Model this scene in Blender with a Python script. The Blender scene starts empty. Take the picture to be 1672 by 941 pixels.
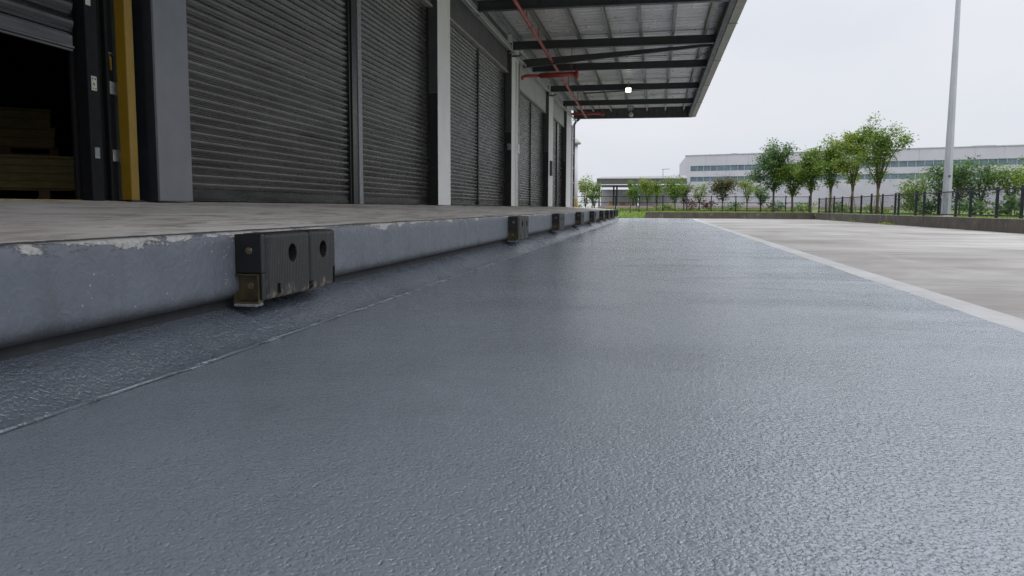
import bpy, bmesh, math, random
from mathutils import Vector, Matrix

random.seed(7)
S = bpy.context.scene
COL = S.collection
R = math.radians

# ------------------------------------------------------------------ node helpers
class NT:
    def __init__(self, name):
        self.m = bpy.data.materials.new(name)
        self.m.use_nodes = True
        self.t = self.m.node_tree
        self.b = self.t.nodes['Principled BSDF']
        self.out = self.t.nodes['Material Output']
        self.tc = self.t.nodes.new('ShaderNodeTexCoord')
    def n(self, typ, **kw):
        nd = self.t.nodes.new(typ)
        for k, v in kw.items():
            setattr(nd, k, v)
        return nd
    def link(self, a, b):
        self.t.links.new(a, b)
    def coord(self, scale=(1, 1, 1), rot=(0, 0, 0)):
        mp = self.n('ShaderNodeMapping')
        mp.inputs['Scale'].default_value = scale
        mp.inputs['Rotation'].default_value = rot
        self.link(self.tc.outputs['Object'], mp.inputs['Vector'])
        return mp.outputs['Vector']
    def noise(self, scale, detail=4, rough=.55, dist=0, stretch=(1, 1, 1), rot=(0, 0, 0)):
        nd = self.n('ShaderNodeTexNoise')
        nd.inputs['Scale'].default_value = scale
        nd.inputs['Detail'].default_value = detail
        nd.inputs['Roughness'].default_value = rough
        nd.inputs['Distortion'].default_value = dist
        self.link(self.coord(stretch, rot), nd.inputs['Vector'])
        return nd.outputs['Fac']
    def voro(self, scale, feature='F1', stretch=(1, 1, 1)):
        nd = self.n('ShaderNodeTexVoronoi', feature=feature)
        nd.inputs['Scale'].default_value = scale
        self.link(self.coord(stretch), nd.inputs['Vector'])
        return nd.outputs['Distance']
    def ramp(self, fac, stops):
        nd = self.n('ShaderNodeValToRGB')
        el = nd.color_ramp.elements
        while len(el) < len(stops):
            el.new(.5)
        for e, (p, c) in zip(el, stops):
            e.position = p
            e.color = (c, c, c, 1) if isinstance(c, (int, float)) else (*c, 1)
        self.link(fac, nd.inputs['Fac'])
        return nd.outputs['Color']
    def mix(self, fac, a, b, mode='MIX'):
        nd = self.n('ShaderNodeMix', data_type='RGBA', blend_type=mode)
        for sock, v in ((nd.inputs[0], fac), (nd.inputs[6], a), (nd.inputs[7], b)):
            if isinstance(v, (int, float)):
                sock.default_value = v if sock is nd.inputs[0] else (v, v, v, 1)
            elif isinstance(v, tuple):
                sock.default_value = (*v, 1)
            else:
                self.link(v, sock)
        return nd.outputs[2]
    def math(self, op, a, b=0, clamp=False):
        nd = self.n('ShaderNodeMath', operation=op, use_clamp=clamp)
        for i, v in enumerate((a, b)):
            if isinstance(v, (int, float)):
                nd.inputs[i].default_value = v
            else:
                self.link(v, nd.inputs[i])
        return nd.outputs[0]
    def xyz(self):
        nd = self.n('ShaderNodeSeparateXYZ')
        self.link(self.tc.outputs['Object'], nd.inputs[0])
        return nd.outputs
    def set(self, **kw):
        for k, v in kw.items():
            s = self.b.inputs[k.replace('_', ' ')]
            if isinstance(v, (int, float)):
                s.default_value = v
            elif isinstance(v, tuple):
                s.default_value = (*v, 1)
            else:
                self.link(v, s)
        return self
    def bump(self, h, dist=.01, strength=1.0, prev=None):
        nd = self.n('ShaderNodeBump')
        nd.inputs['Distance'].default_value = dist
        nd.inputs['Filter Width'].default_value = .03
        nd.inputs['Strength'].default_value = strength
        self.link(h, nd.inputs['Height'])
        if prev is not None:
            self.link(prev, nd.inputs['Normal'])
        self.link(nd.outputs[0], self.b.inputs['Normal'])
        return nd.outputs[0]

def plain(name, c1, c2=None, scale=6, rough=.5, metal=0, bump=0, bscale=40, stretch=(1, 1, 1), spec=.5, dr=.12):
    k = NT(name)
    c2 = c2 or tuple(v * .72 for v in c1)
    f = k.noise(scale, 5, .6, .3, stretch)
    k.set(Base_Color=k.ramp(f, [(.3, c2), (.7, c1)]), Metallic=metal, Specular_IOR_Level=spec)
    k.set(Roughness=k.ramp(k.noise(scale * 2.3, 4, .6, 0, stretch), [(.25, max(.02, rough - dr)), (.75, min(1, rough + dr))]))
    if bump:
        k.bump(k.noise(bscale, 4, .6, 0, stretch), bump, .6)
    return k.m

# ------------------------------------------------------------------ materials
M = {}

def coated(name, scale, dist, c, rough, mid_amt=.50, fl=.18):
    k = NT(name)
    big = k.noise(.55, 5, .6, .6)
    mid = k.noise(4, 4, .6)
    col = k.mix(k.ramp(big, [(.35, 0.), (.7, 1.)]), tuple(v * .88 for v in c), tuple(v * 1.08 for v in c))
    col = k.mix(k.ramp(mid, [(.3, 0.), (.75, .35)]), col, tuple(v * 1.12 for v in c))
    k.set(Base_Color=col, Specular_IOR_Level=.5, IOR=2.3)
    k.set(Roughness=k.ramp(k.noise(.8, 4, .6, 1.0, (.5, 1.6, 1)), [(.3, rough - .07), (.7, rough + .09)]))
    a = k.ramp(k.noise(scale, 2.5, .5, .5), [(.30, 0.), (.43, .72), (.56, .96), (.72, 1.)])
    v = k.voro(scale * .55, 'SMOOTH_F1')
    h = k.math('ADD', k.math('ADD', a, k.math('MULTIPLY', v, .25)), k.math('MULTIPLY', k.noise(scale * 3.1, 2, .5), .06))
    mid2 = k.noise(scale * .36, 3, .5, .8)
    # grain shading painted into the colour: low spots of the stipple darkened
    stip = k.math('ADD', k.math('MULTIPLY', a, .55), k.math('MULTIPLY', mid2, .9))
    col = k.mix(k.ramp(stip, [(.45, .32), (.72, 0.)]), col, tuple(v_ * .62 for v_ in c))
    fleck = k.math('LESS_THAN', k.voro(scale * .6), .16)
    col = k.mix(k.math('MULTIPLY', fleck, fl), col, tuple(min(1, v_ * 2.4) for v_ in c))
    k.set(Base_Color=col)
    n0 = k.bump(k.noise(6, 2, .5), .008, .5)
    n1 = k.bump(k.ramp(mid2, [(.3, 0.), (.7, 1.)]), dist * mid_amt, 1, n0)
    k.bump(h, dist, 1, n1)
    return k.m
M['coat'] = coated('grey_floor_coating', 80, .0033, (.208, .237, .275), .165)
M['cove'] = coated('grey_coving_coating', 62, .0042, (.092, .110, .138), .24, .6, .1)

def concrete_yard():
    k = NT('yard_concrete')
    big = k.noise(.16, 5, .62, .8)
    streak = k.noise(.9, 6, .65, .4, (.16, 1.1, 1))
    streak2 = k.noise(.5, 5, .6, .8, (1.2, .2, 1), (0, 0, R(12)))
    fine = k.noise(14, 5, .65)
    c = k.mix(k.ramp(big, [(.40, 0.), (.60, 1.)]), (.192, .175, .155), (.345, .326, .302))
    c = k.mix(k.ramp(streak, [(.48, 0.), (.66, .75)]), c, (.135, .12, .103))
    c = k.mix(k.ramp(streak2, [(.52, 0.), (.72, .42)]), c, (.39, .38, .365))
    thin = k.noise(1.6, 8, .72, .8, (.22, 1.6, 1), (0, 0, R(4)))
    c = k.mix(k.ramp(thin, [(.60, 0.), (.66, .6)]), c, (.12, .108, .095))
    c = k.mix(k.ramp(fine, [(.35, .25), (.6, 0.)]), c, (.20, .185, .165))
    o = k.xyz()
    fy = k.math('ABSOLUTE', k.math('SUBTRACT', k.math('FRACT', k.math('MULTIPLY', o[1], 1 / 6.1)), .5))
    fx = k.math('ABSOLUTE', k.math('SUBTRACT', k.math('FRACT', k.math('MULTIPLY', o[0], 1 / 4.75)), .5))
    j = k.math('MAXIMUM', k.math('LESS_THAN', fy, .0045), k.math('LESS_THAN', fx, .004))
    c = k.mix(k.math('MULTIPLY', j, .6), c, (.10, .095, .09))
    k.set(Base_Color=c, Roughness=k.ramp(k.noise(.4, 5, .6, .6, (.3, 1, 1)), [(.3, .34), (.62, .72)]))
    k.bump(k.noise(60, 4, .6), .003, .5)
    return k.m
M['yard'] = concrete_yard()

def band():
    k = NT('pale_concrete_band')
    c = k.ramp(k.noise(1.4, 6, .65, .5, (1, .5, 1)), [(.3, (.27, .268, .262)), (.7, (.42, .417, .41))])
    c = k.mix(k.ramp(k.noise(9, 4, .6), [(.55, 0.), (.75, .4)]), c, (.21, .205, .195))
    k.set(Base_Color=c, Roughness=.5)
    k.bump(k.noise(50, 3, .6), .002, .5)
    return k.m
M['band'] = band()

def apron():
    k = NT('worn_apron_concrete')
    c = k.ramp(k.noise(.8, 6, .65, .6, (1.3, .30, 1)), [(.3, (.55, .515, .475)), (.7, (.82, .785, .735))])
    c = k.mix(k.ramp(k.noise(3.2, 6, .7, 1.0, (1.6, .35, 1)), [(.46, 0.), (.66, .85)]), c, (.27, .23, .19))
    c = k.mix(k.ramp(k.noise(2.2, 5, .6, .3, (2.6, .12, 1)), [(.58, 0.), (.70, .45)]), c, (.82, .79, .74))
    o = k.xyz()
    e = k.ramp(k.math('ADD', o[0], k.math('MULTIPLY', k.noise(7, 5, .7), .10)), [(0., 0.), (1., 1.)])
    # painted return: the lip's grey paint carries a hand's width over the edge
    x = k.math('ADD', o[0], k.math('MULTIPLY', k.noise(5, 5, .7), .09))
    pm = k.math('GREATER_THAN', x, -2.575)
    c = k.mix(pm, c, (.085, .088, .095))
    k.set(Base_Color=c, Roughness=k.ramp(k.noise(1.2, 4, .6, .5, (1, .3, 1)), [(.3, .42), (.7, .7)]))
    k.bump(k.noise(45, 4, .65), .004, .5)
    return k.m
M['apron'] = apron()

def lip_paint():
    k = NT('chipped_grey_paint')
    o = k.xyz()
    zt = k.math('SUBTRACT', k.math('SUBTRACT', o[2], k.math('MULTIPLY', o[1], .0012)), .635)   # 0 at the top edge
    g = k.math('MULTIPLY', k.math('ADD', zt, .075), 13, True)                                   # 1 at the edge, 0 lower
    base = k.ramp(k.noise(2.2, 5, .6, .4), [(.3, (.096, .110, .134)), (.7, (.126, .141, .168))])
    drip = k.noise(5, 5, .65, .6, (1, 1.6, .22))
    base = k.mix(k.ramp(drip, [(.55, 0.), (.75, .55)]), base, (.085, .092, .105))
    chip = k.math('ADD', k.noise(7, 8, .74, .6, (1, .42, 1.5)), k.math('MULTIPLY', g, .20))
    patch = k.math('MULTIPLY', k.math('SUBTRACT', k.noise(1.3, 3, .5), .5), .35)
    chip = k.math('ADD', chip, patch)
    mask = k.ramp(chip, [(.655, 0.), (.685, .9)])
    speck = k.math('LESS_THAN', k.voro(26), .13)
    sp2 = k.math('MULTIPLY', speck, k.ramp(k.noise(3.1, 3, .6), [(.51, 0.), (.56, 1.)]))
    scr = k.ramp(k.noise(16, 6, .7, .5, (1, .10, 1.6)), [(.71, 0.), (.735, .45)])
    mask2 = k.math('MULTIPLY', k.math('MAXIMUM', k.math('MAXIMUM', mask, scr), sp2), k.math('GREATER_THAN', zt, -.345))
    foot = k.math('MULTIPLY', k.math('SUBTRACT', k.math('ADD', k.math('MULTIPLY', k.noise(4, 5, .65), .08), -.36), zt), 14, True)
    base = k.mix(foot, base, (.042, .044, .048))  # shade under the down-facing lower chamfer, painted into the base colour
    chipc = k.ramp(k.noise(30, 4, .7), [(.3, (.25, .24, .225)), (.65, (.50, .49, .475))])
    k.set(Base_Color=k.mix(mask2, base, chipc), Roughness=k.mix(mask2, k.ramp(k.noise(6, 4, .6), [(.3, .33), (.7, .5)]), .8))
    h = k.math('SUBTRACT', k.math('ADD', k.math('MULTIPLY', k.noise(16, 5, .6, .5), 1.0), k.math('MULTIPLY', k.noise(3, 3, .5), 1.6)), k.math('MULTIPLY', mask2, .5))
    k.bump(h, .009, .9)
    return k.m
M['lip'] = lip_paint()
M['lip_under'] = plain('dark_joint_filler', (.022, .023, .025), rough=.9, bump=.004)

def shutter_mat(name, c1, c2, rough):
    k = NT(name)
    c = k.ramp(k.noise(1.0, 6, .65, .3, (1, .5, 5)), [(.3, c2), (.7, c1)])
    c = k.mix(k.ramp(k.noise(9, 6, .7, .6, (1, .16, 2.5)), [(.55, 0.), (.75, .5)]), c, (.20, .195, .185))
    sc = k.math('MULTIPLY', k.math('LESS_THAN', k.voro(9, 'F1', (1, .7, 2)), .05), k.ramp(k.noise(1.3, 3, .6), [(.53, 0.), (.6, 1.)]))
    c = k.mix(sc, c, (.34, .33, .31))
    k.set(Base_Color=c, Metallic=.6, Roughness=k.ramp(k.noise(5, 5, .6, .3, (1, .3, 3)), [(.3, rough - .1), (.7, rough + .14)]))
    k.bump(k.noise(3, 3, .5, .2, (1, .35, 1)), .004, .3)
    return k.m
M['shutter'] = shutter_mat('dark_shutter_steel', (.150, .146, .140), (.066, .064, .062), .24)
M['shutter_gloss'] = shutter_mat('glossy_black_shutter_steel', (.055, .056, .058), (.028, .028, .030), .22)

M['black_steel'] = plain('black_painted_steel', (.009, .0095, .0105), rough=.35, bump=.002)
M['matte_black'] = plain('matte_black_frame', (.010, .0105, .012), rough=.7, spec=.2)
M['navy_steel'] = plain('blue_black_painted_steel', (.024, .029, .038), rough=.4)
M['grey_paint'] = plain('blue_grey_column_paint', (.180, .188, .208), (.155, .162, .180), scale=2, rough=.55, bump=.002)
M['white_paint'] = plain('off_white_column_paint', (.83, .825, .81), (.74, .735, .72), scale=3, rough=.55, bump=.002, stretch=(1, 1, .35))
M['light_cladding'] = plain('light_grey_cladding', (.55, .55, .54), (.45, .45, .44), scale=2, rough=.55)
M['dark_cladding'] = plain('dark_grey_cladding', (.125, .122, .130), (.093, .091, .098), scale=2, rough=.5)
M['trim'] = plain('light_metal_trim', (.42, .40, .37), rough=.45, metal=.2)
M['galv'] = plain('galvanised_steel', (.42, .42, .42), (.30, .30, .30), scale=5, rough=.42, metal=.55)
M['roof'] = plain('galvanised_roof_sheet', (.74, .73, .70), (.62, .61, .585), scale=.7, rough=.34, metal=.5, stretch=(2.2, .8, 1))
M['beam'] = plain('dark_beam_paint', (.066, .068, .072), (.048, .050, .053), scale=2, rough=.5)
M['purlin'] = plain('pale_zinc_purlin', (.27, .255, .23), (.19, .18, .165), scale=4, rough=.45, metal=.2)
M['fascia'] = plain('beige_canopy_edge', (.30, .285, .25), (.22, .21, .185), scale=2.5, rough=.5)
M['endsheet'] = plain('dark_end_sheet', (.075, .075, .072), (.05, .05, .048), scale=3, rough=.5)
M['red'] = plain('red_pipe_paint', (.42, .045, .032), (.30, .03, .024), rough=.38)
M['yellow'] = plain('yellow_safety_paint', (.27, .165, .006), (.22, .13, .005), scale=4, rough=.5, bump=.002)
M['yellow_line'] = plain('worn_yellow_line', (.50, .36, .08), (.30, .23, .10), scale=9, rough=.7)
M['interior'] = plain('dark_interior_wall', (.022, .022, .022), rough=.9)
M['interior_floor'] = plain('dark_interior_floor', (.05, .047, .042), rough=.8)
M['timber'] = plain('unpainted_timber', (.36, .285, .12), (.23, .18, .075), scale=5, rough=.75, stretch=(1, 1, 6), bump=.003)
M['timber_old'] = plain('brown_timber', (.27, .165, .08), (.16, .10, .055), scale=5, rough=.8)
M['sticker'] = plain('off_white_sticker', (.55, .55, .47), rough=.5)
M['ink'] = plain('faded_black_print', (.04, .04, .04), rough=.6)
M['plate'] = plain('scuffed_bracket_plate', (.30, .31, .32), (.16, .17, .18), scale=14, rough=.5, metal=.3)

def rubber():
    k = NT('worn_black_rubber')
    o = k.xyz()
    base = k.ramp(k.noise(6, 6, .65, .4, (1, 5, .5)), [(.3, (.009, .009, .009)), (.72, (.026, .025, .024))])
    low = k.math('MULTIPLY', k.math('SUBTRACT', .115, o[2]), 7.5, True)
    m = k.ramp(k.math('ADD', k.noise(11, 6, .7, .8, (1, 1.5, .7)), k.math('MULTIPLY', low, .24)), [(.62, 0.), (.72, .75)])
    c = k.mix(m, base, (.20, .175, .145))
    sp = k.math('LESS_THAN', k.voro(38), .10)
    c = k.mix(k.math('MULTIPLY', sp, .7), c, (.25, .24, .22))
    k.set(Base_Color=c, Roughness=k.mix(m, .5, .85), Specular_IOR_Level=.4)
    w = k.n('ShaderNodeTexWave', wave_type='BANDS', bands_direction='Y')
    w.inputs['Scale'].default_value = 14
    w.inputs['Distortion'].default_value = 2.2
    w.inputs['Detail'].default_value = 3
    w.inputs['Detail Scale'].default_value = .8
    k.link(k.coord((1, 1, .25)), w.inputs['Vector'])
    n1 = k.bump(w.outputs['Fac'], .003, .55)
    k.bump(k.noise(40, 5, .65), .003, .6, n1)
    return k.m
M['rubber'] = rubber()
M['pale_plate'] = plain('pale_bracket_plate', (.62, .62, .60), (.36, .36, .35), scale=16, rough=.55)
M['brass'] = plain('olive_brass_steel', (.13, .108, .055), (.055, .047, .028), scale=9, rough=.45, metal=.5, bump=.002)
M['bolt'] = plain('brassy_bolt', (.30, .255, .17), (.15, .12, .08), scale=30, rough=.35, metal=.8)

def wall_concrete():
    k = NT('stained_wall_concrete')
    c = k.ramp(k.noise(1.1, 6, .65, .4), [(.3, (.046, .039, .029)), (.7, (.100, .086, .066))])
    c = k.mix(k.ramp(k.noise(2.4, 5, .65, .5, (1.4, 1.4, .25)), [(.48, 0.), (.7, .7)]), c, (.036, .031, .025))
    c = k.mix(k.ramp(k.noise(1.7, 5, .6, .3), [(.6, 0.), (.74, .6)]), c, (.20, .18, .145))
    k.set(Base_Color=c, Roughness=.85)
    k.bump(k.noise(14, 5, .65), .02, .6)
    return k.m
M['retain'] = wall_concrete()
M['coping'] = plain('pale_coping', (.36, .35, .32), (.22, .21, .19), scale=2, rough=.8)

def lawn_mat():
    k = NT('lawn_grass')
    c = k.ramp(k.noise(.35, 6, .65), [(.3, (.09, .155, .025)), (.55, (.13, .20, .038)), (.75, (.18, .23, .06))])
    c = k.mix(k.ramp(k.noise(7, 5, .7), [(.45, 0.), (.7, .5)]), c, (.035, .06, .014))
    k.set(Base_Color=c, Roughness=.85, Specular_IOR_Level=.2)
    k.bump(k.noise(18, 4, .7), .06, .8)
    return k.m
M['lawn'] = lawn_mat()
M['soil'] = plain('bare_soil', (.12, .08, .055), (.07, .048, .035), scale=1.2, rough=.95, bump=.03)
M['ground'] = plain('far_ground', (.20, .195, .19), (.15, .148, .145), scale=.02, rough=.95)

def leaf_mat(name, lo, mid, hi):
    k = NT(name)
    g = k.n('ShaderNodeNewGeometry')
    cl = k.noise(1.1, 3, .55)
    f = k.math('ADD', k.math('MULTIPLY', g.outputs['Random Per Island'], .55), k.math('MULTIPLY', cl, .5))
    c = k.ramp(f, [(.2, lo), (.5, mid), (.85, hi)])
    k.set(Base_Color=c, Roughness=.5, Specular_IOR_Level=.35)
    tr = k.n('ShaderNodeBsdfTranslucent')
    k.link(c, tr.inputs['Color'])
    mx = k.n('ShaderNodeMixShader')
    mx.inputs[0].default_value = .42
    k.link(k.b.outputs[0], mx.inputs[1])
    k.link(tr.outputs[0], mx.inputs[2])
    k.link(mx.outputs[0], k.out.inputs['Surface'])
    return k.m
M['leaf_green'] = leaf_mat('green_leaves', (.062, .125, .022), (.14, .23, .040), (.27, .36, .075))
M['leaf_deep'] = leaf_mat('deep_green_leaves', (.042, .095, .030), (.088, .170, .050), (.165, .25, .08))
M['leaf_bright'] = leaf_mat('yellow_green_leaves', (.093, .147, .022), (.186, .264, .039), (.341, .388, .085))
M['leaf_russet'] = leaf_mat('russet_green_leaves', (.046, .062, .025), (.096, .109, .039), (.186, .132, .054))
M['leaf_red'] = leaf_mat('red_brown_leaves', (.070, .034, .028), (.132, .062, .046), (.217, .109, .078))
M['bark'] = plain('grey_brown_bark', (.135, .105, .08), (.065, .05, .038), scale=5, rough=.9, bump=.015, stretch=(1, 1, .3))
M['stake'] = plain('pale_stake_wood', (.33, .25, .14), rough=.8)
M['fence'] = plain('dark_blue_fence_paint', (.014, .017, .023), rough=.6, spec=.3)
M['pole'] = plain('galvanised_pole', (.42, .435, .46), (.33, .34, .365), scale=3, rough=.45, metal=.35, stretch=(1, 1, .2))
M['bwall'] = plain('white_grey_panel', (.50, .495, .515), (.44, .436, .452), scale=.35, rough=.6)
M['bwall_low'] = plain('pale_lower_panel', (.46, .455, .475), (.39, .386, .402), scale=.35, rough=.6)
M['broof'] = plain('pale_metal_roof', (.46, .47, .48), rough=.5, metal=.2)
M['shed_roof'] = plain('grey_shed_roof', (.24, .24, .24), (.18, .18, .18), scale=.5, rough=.6)
M['bdark'] = plain('dark_shed_fascia', (.085, .082, .08), rough=.55)
M['bshade'] = plain('grey_shed_soffit', (.27, .265, .26), rough=.6)
gl = NT('blue_window_glass')
gl.set(Base_Color=gl.ramp(gl.noise(.6, 2, .5), [(.35, (.065, .115, .140)), (.65, (.12, .185, .21))]), Roughness=.08, Specular_IOR_Level=.7)
M['glass'] = gl.m
M['wframe'] = plain('pale_window_frame', (.42, .44, .45), rough=.5)
M['lamp_body'] = plain('grey_lamp_body', (.25, .25, .25), rough=.5)
lp = NT('lit_lamp_lens')
lp.set(Base_Color=(.9, .9, .85), Emission_Color=(1., .97, .86), Emission_Strength=5.0)
M['lit'] = lp.m
M['off_lens'] = plain('unlit_lamp_lens', (.62, .60, .54), rough=.3)
M['box_yellow'] = plain('yellow_tarpaulin', (.45, .30, .06), rough=.7)
M['box_tan'] = plain('tan_board', (.33, .24, .14), rough=.8)

# ------------------------------------------------------------------ mesh helpers
class MB:
    def __init__(self):
        self.v, self.f, self.s = [], [], []
    def face(self, idx, smooth=False):
        self.f.append(tuple(idx)); self.s.append(smooth)
    def box(self, x0, x1, y0, y1, z0, z1):
        return self.hexa([(x0, y0, z0), (x1, y0, z0), (x1, y1, z0), (x0, y1, z0), (x0, y0, z1), (x1, y0, z1), (x1, y1, z1), (x0, y1, z1)])
    def hexa(self, p):
        b = len(self.v)
        self.v += [tuple(q) for q in p]
        for q in ((3, 2, 1, 0), (4, 5, 6, 7), (0, 1, 5, 4), (1, 2, 6, 5), (2, 3, 7, 6), (3, 0, 4, 7)):
            self.face([b + i for i in q])
        return self
    def obox(self, o, u, w, lu, lw, z0, z1):
        """box on a plan frame: origin o, unit vectors u and w"""
        o, u, w = Vector((*o, 0)), Vector((*u, 0)), Vector((*w, 0))
        c = [o + u * lu[0] + w * lw[0], o + u * lu[1] + w * lw[0], o + u * lu[1] + w * lw[1], o + u * lu[0] + w * lw[1]]
        return self.hexa([(q.x, q.y, z0) for q in c] + [(q.x, q.y, z1) for q in c])
    def tube(self, pts, r, n=8, caps=True, smooth=True):
        pts = [Vector(p) for p in pts]
        rs = r if isinstance(r, (list, tuple)) else [r] * len(pts)
        rings, ref = [], None
        for i, p in enumerate(pts):
            d = (pts[min(i + 1, len(pts) - 1)] - pts[max(i - 1, 0)]).normalized()
            if ref is None or abs(d.dot(ref)) > .95:
                ref = Vector((0, 0, 1)) if abs(d.z) < .9 else Vector((1, 0, 0))
            a = d.cross(ref).normalized(); c = a.cross(d).normalized()
            ref = c
            b = len(self.v)
            for k in range(n):
                t = 2 * math.pi * k / n
                self.v.append(tuple(p + (a * math.cos(t) + c * math.sin(t)) * rs[i]))
            rings.append(b)
        for i in range(len(rings) - 1):
            for k in range(n):
                self.face((rings[i] + k, rings[i + 1] + k, rings[i + 1] + (k + 1) % n, rings[i] + (k + 1) % n), smooth)
        if caps:
            self.face([rings[0] + k for k in range(n)])
            self.face([rings[-1] + k for k in reversed(range(n))])
        return self
    def extrude_y(self, prof, ys, jitter=0, smooth=False, closed=True, caps=True, shear=None):
        """profile [(x, z)] swept along Y"""
        n = len(prof); b = len(self.v)
        for y in ys:
            dx, dz = shear(y) if shear else (0, 0)
            for (x, z) in prof:
                self.v.append((x + dx + random.uniform(-jitter, jitter), y, z + dz + random.uniform(-jitter, jitter)))
        m = n if closed else n - 1
        for i in range(len(ys) - 1):
            for k in range(m):
                a, c = b + i * n + k, b + i * n + (k + 1) % n
                self.face((a, c, c + n, a + n), smooth)
        if caps and closed:
            self.face([b + k for k in reversed(range(n))])
            self.face([b + (len(ys) - 1) * n + k for k in range(n)])
        return self
    def lathe(self, c, prof, n=16, smooth=True):
        b = len(self.v)
        for (r, z) in prof:
            for k in range(n):
                t = 2 * math.pi * k / n
                self.v.append((c[0] + r * math.cos(t), c[1] + r * math.sin(t), c[2] + z))
        for i in range(len(prof) - 1):
            for k in range(n):
                self.face((b + i * n + k, b + i * n + (k + 1) % n, b + (i + 1) * n + (k + 1) % n, b + (i + 1) * n + k), smooth)
        return self
    def build(self, name, mat, parent=None, loc=None, bevel=0, seg=2, fixn=True):
        """vertices are world coordinates; a top-level mesh takes its origin at loc"""
        if parent is not None:
            org, p = Vector((0, 0, 0)), parent
            while p is not None:
                org += p.location; p = p.parent
        else:
            org = Vector(loc or (0, 0, 0))
        me = bpy.data.meshes.new(name)
        me.from_pydata([tuple(Vector(q) - org) for q in self.v], [], self.f)
        me.polygons.foreach_set('use_smooth', self.s)
        if fixn:
            bm = bmesh.new(); bm.from_mesh(me)
            bmesh.ops.recalc_face_normals(bm, faces=bm.faces)
            bm.to_mesh(me); bm.free()
        me.materials.append(mat)
        o = bpy.data.objects.new(name, me)
        COL.objects.link(o)
        if parent is not None:
            o.parent = parent
        else:
            o.location = org
        if bevel:
            md = o.modifiers.new('edge', 'BEVEL'); md.width = bevel; md.segments = seg; md.limit_method = 'ANGLE'; md.angle_limit = R(40)
        return o

def tag(o, label, cat, group=None):
    o['label'] = label; o['category'] = cat
    if group: o['group'] = group
    return o
def thing(name, loc, label, cat, group=None):
    o = bpy.data.objects.new(name, None); COL.objects.link(o)
    o.location = loc; o.empty_display_size = .2
    return tag(o, label, cat, group)
def structure(o, kind='structure'):
    o['kind'] = kind
    return o
def copy_tree(o, parent=None):
    c = o.copy(); COL.objects.link(c)
    if parent is not None: c.parent = parent
    for ch in list(o.children):
        copy_tree(ch, c)
    return c
def frange(a, b, step):
    n = max(1, round((b - a) / step))
    return [a + (b - a) * i / n for i in range(n + 1)]

# ------------------------------------------------------------------ ground
def sheet(name, mat, rings):
    m = MB(); b = 0
    for p in rings:
        b = len(m.v); m.v += p; m.face(range(b, b + len(p)))
    return structure(m.build(name, mat))

sheet('ground', M['ground'], [[(-3000, -3000, -.12), (3000, -3000, -.12), (3000, 3000, -.12), (-3000, 3000, -.12)]])
XE = -2.24                                    # foot of the coving
def xb(y): return 2.37 + .0052 * y            # edge of the coated strip
mb = MB()
ys = frange(-9, 62, .25)
for i, y in enumerate(ys):
    w = .012 * math.sin(y * 1.7) + random.uniform(-.006, .006)
    mb.v += [(-2.62, y, 0), (xb(y) + w, y, 0)]
for i in range(len(ys) - 1):
    mb.face((2 * i, 2 * i + 1, 2 * i + 3, 2 * i + 2))
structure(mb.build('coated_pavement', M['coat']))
sheet('concrete_band', M['band'], [[(xb(-9) - .05, -9, -.004), (xb(-9) + .29, -9, -.004), (xb(62) + .27, 62, -.004), (xb(62) - .05, 62, -.004)]])
sheet('concrete_yard', M['yard'], [[(xb(-9) - .1, -30, -.008), (12.25, -30, -.008), (12.25, 65.4, -.008), (xb(62) - .1, 65.4, -.008)],
                                   [(-9, 61.9, -.0085), (xb(62) - .09, 61.9, -.0085), (xb(62) - .09, 65.4, -.0085), (-9, 65.4, -.0085)],
                                   [(-9, -30, -.0085), (xb(-9) - .09, -30, -.0085), (xb(-9) - .09, -8.9, -.0085), (-9, -8.9, -.0085)]])

# coving: the sloped strip between floor and dock, with a raised bead where the two coats meet
mb = MB()
ys = frange(-7, 51.2, .12)
prof = [(-2.60, .180), (-2.535, .172), (-2.475, .150), (-2.40, .118), (-2.32, .058), (-2.262, .016), (-2.25, .0125), (-2.243, .006), (-2.238, .002)]
n = len(prof)
for y in ys:
    wob = .006 * math.sin(y * 2.1) + .005 * math.sin(y * 5.3 + 1)
    for i, (x, z) in enumerate(prof):
        j = .004 if i >= 5 else .003
        mb.v.append((x + (wob if i >= 5 else 0) + random.uniform(-j, j) * (1 if i >= 5 else .5), y, z + random.uniform(-.0016, .0016)))
for i in range(len(ys) - 1):
    for q in range(n - 1):
        a = i * n + q
        mb.face((a, a + 1, a + 1 + n, a + n), q < 5)
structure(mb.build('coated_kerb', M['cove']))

# lawns
def smooth(t):
    t = max(0, min(1, t)); return t * t * (3 - 2 * t)
def lawn_z(x, y):
    if y > 65.2 and x < 12.4:
        d = y - 65.2
        z = .44 + .40 * smooth(d / 28)
        if x < -.65:
            z = min(z, .02 + .45 * smooth(d / 5.5) + .37 * smooth(d / 28))
        return z
    d = max(x - 12.4, 0)
    z = .44 + .40 * smooth(d / 28)
    if y > 65.2:
        z = max(z, .44 + .40 * smooth((y - 65.2) / 28))
    return z
def grid(xs, ys, fz):
    m = MB()
    for y in ys:
        for x in xs:
            m.v.append((x, y, fz(x, y) + random.uniform(-.012, .012)))
    k = len(xs)
    for j in range(len(ys) - 1):
        for i in range(k - 1):
            a = j * k + i
            m.face((a, a + 1, a + k + 1, a + k), True)
    return m
xsR = [12.42] + frange(13, 40, 1) + [50, 70, 100, 150, 300]
m1 = grid(frange(-40, -2, 1.5) + [-1.2, -.7, -.6, .2] + frange(.5, 12.0, .5) + [12.42] + frange(13, 40, 1) + [50, 70, 100, 150, 300], frange(65.25, 72, .45) + frange(73, 106, 1.5), lawn_z)
m2 = grid(xsR, [-30, 0] + frange(10, 64, 1.5) + [65.25], lawn_z)
b = len(m1.v); m1.v += m2.v; m1.f += [tuple(i + b for i in f) for f in m2.f]; m1.s += m2.s
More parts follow.
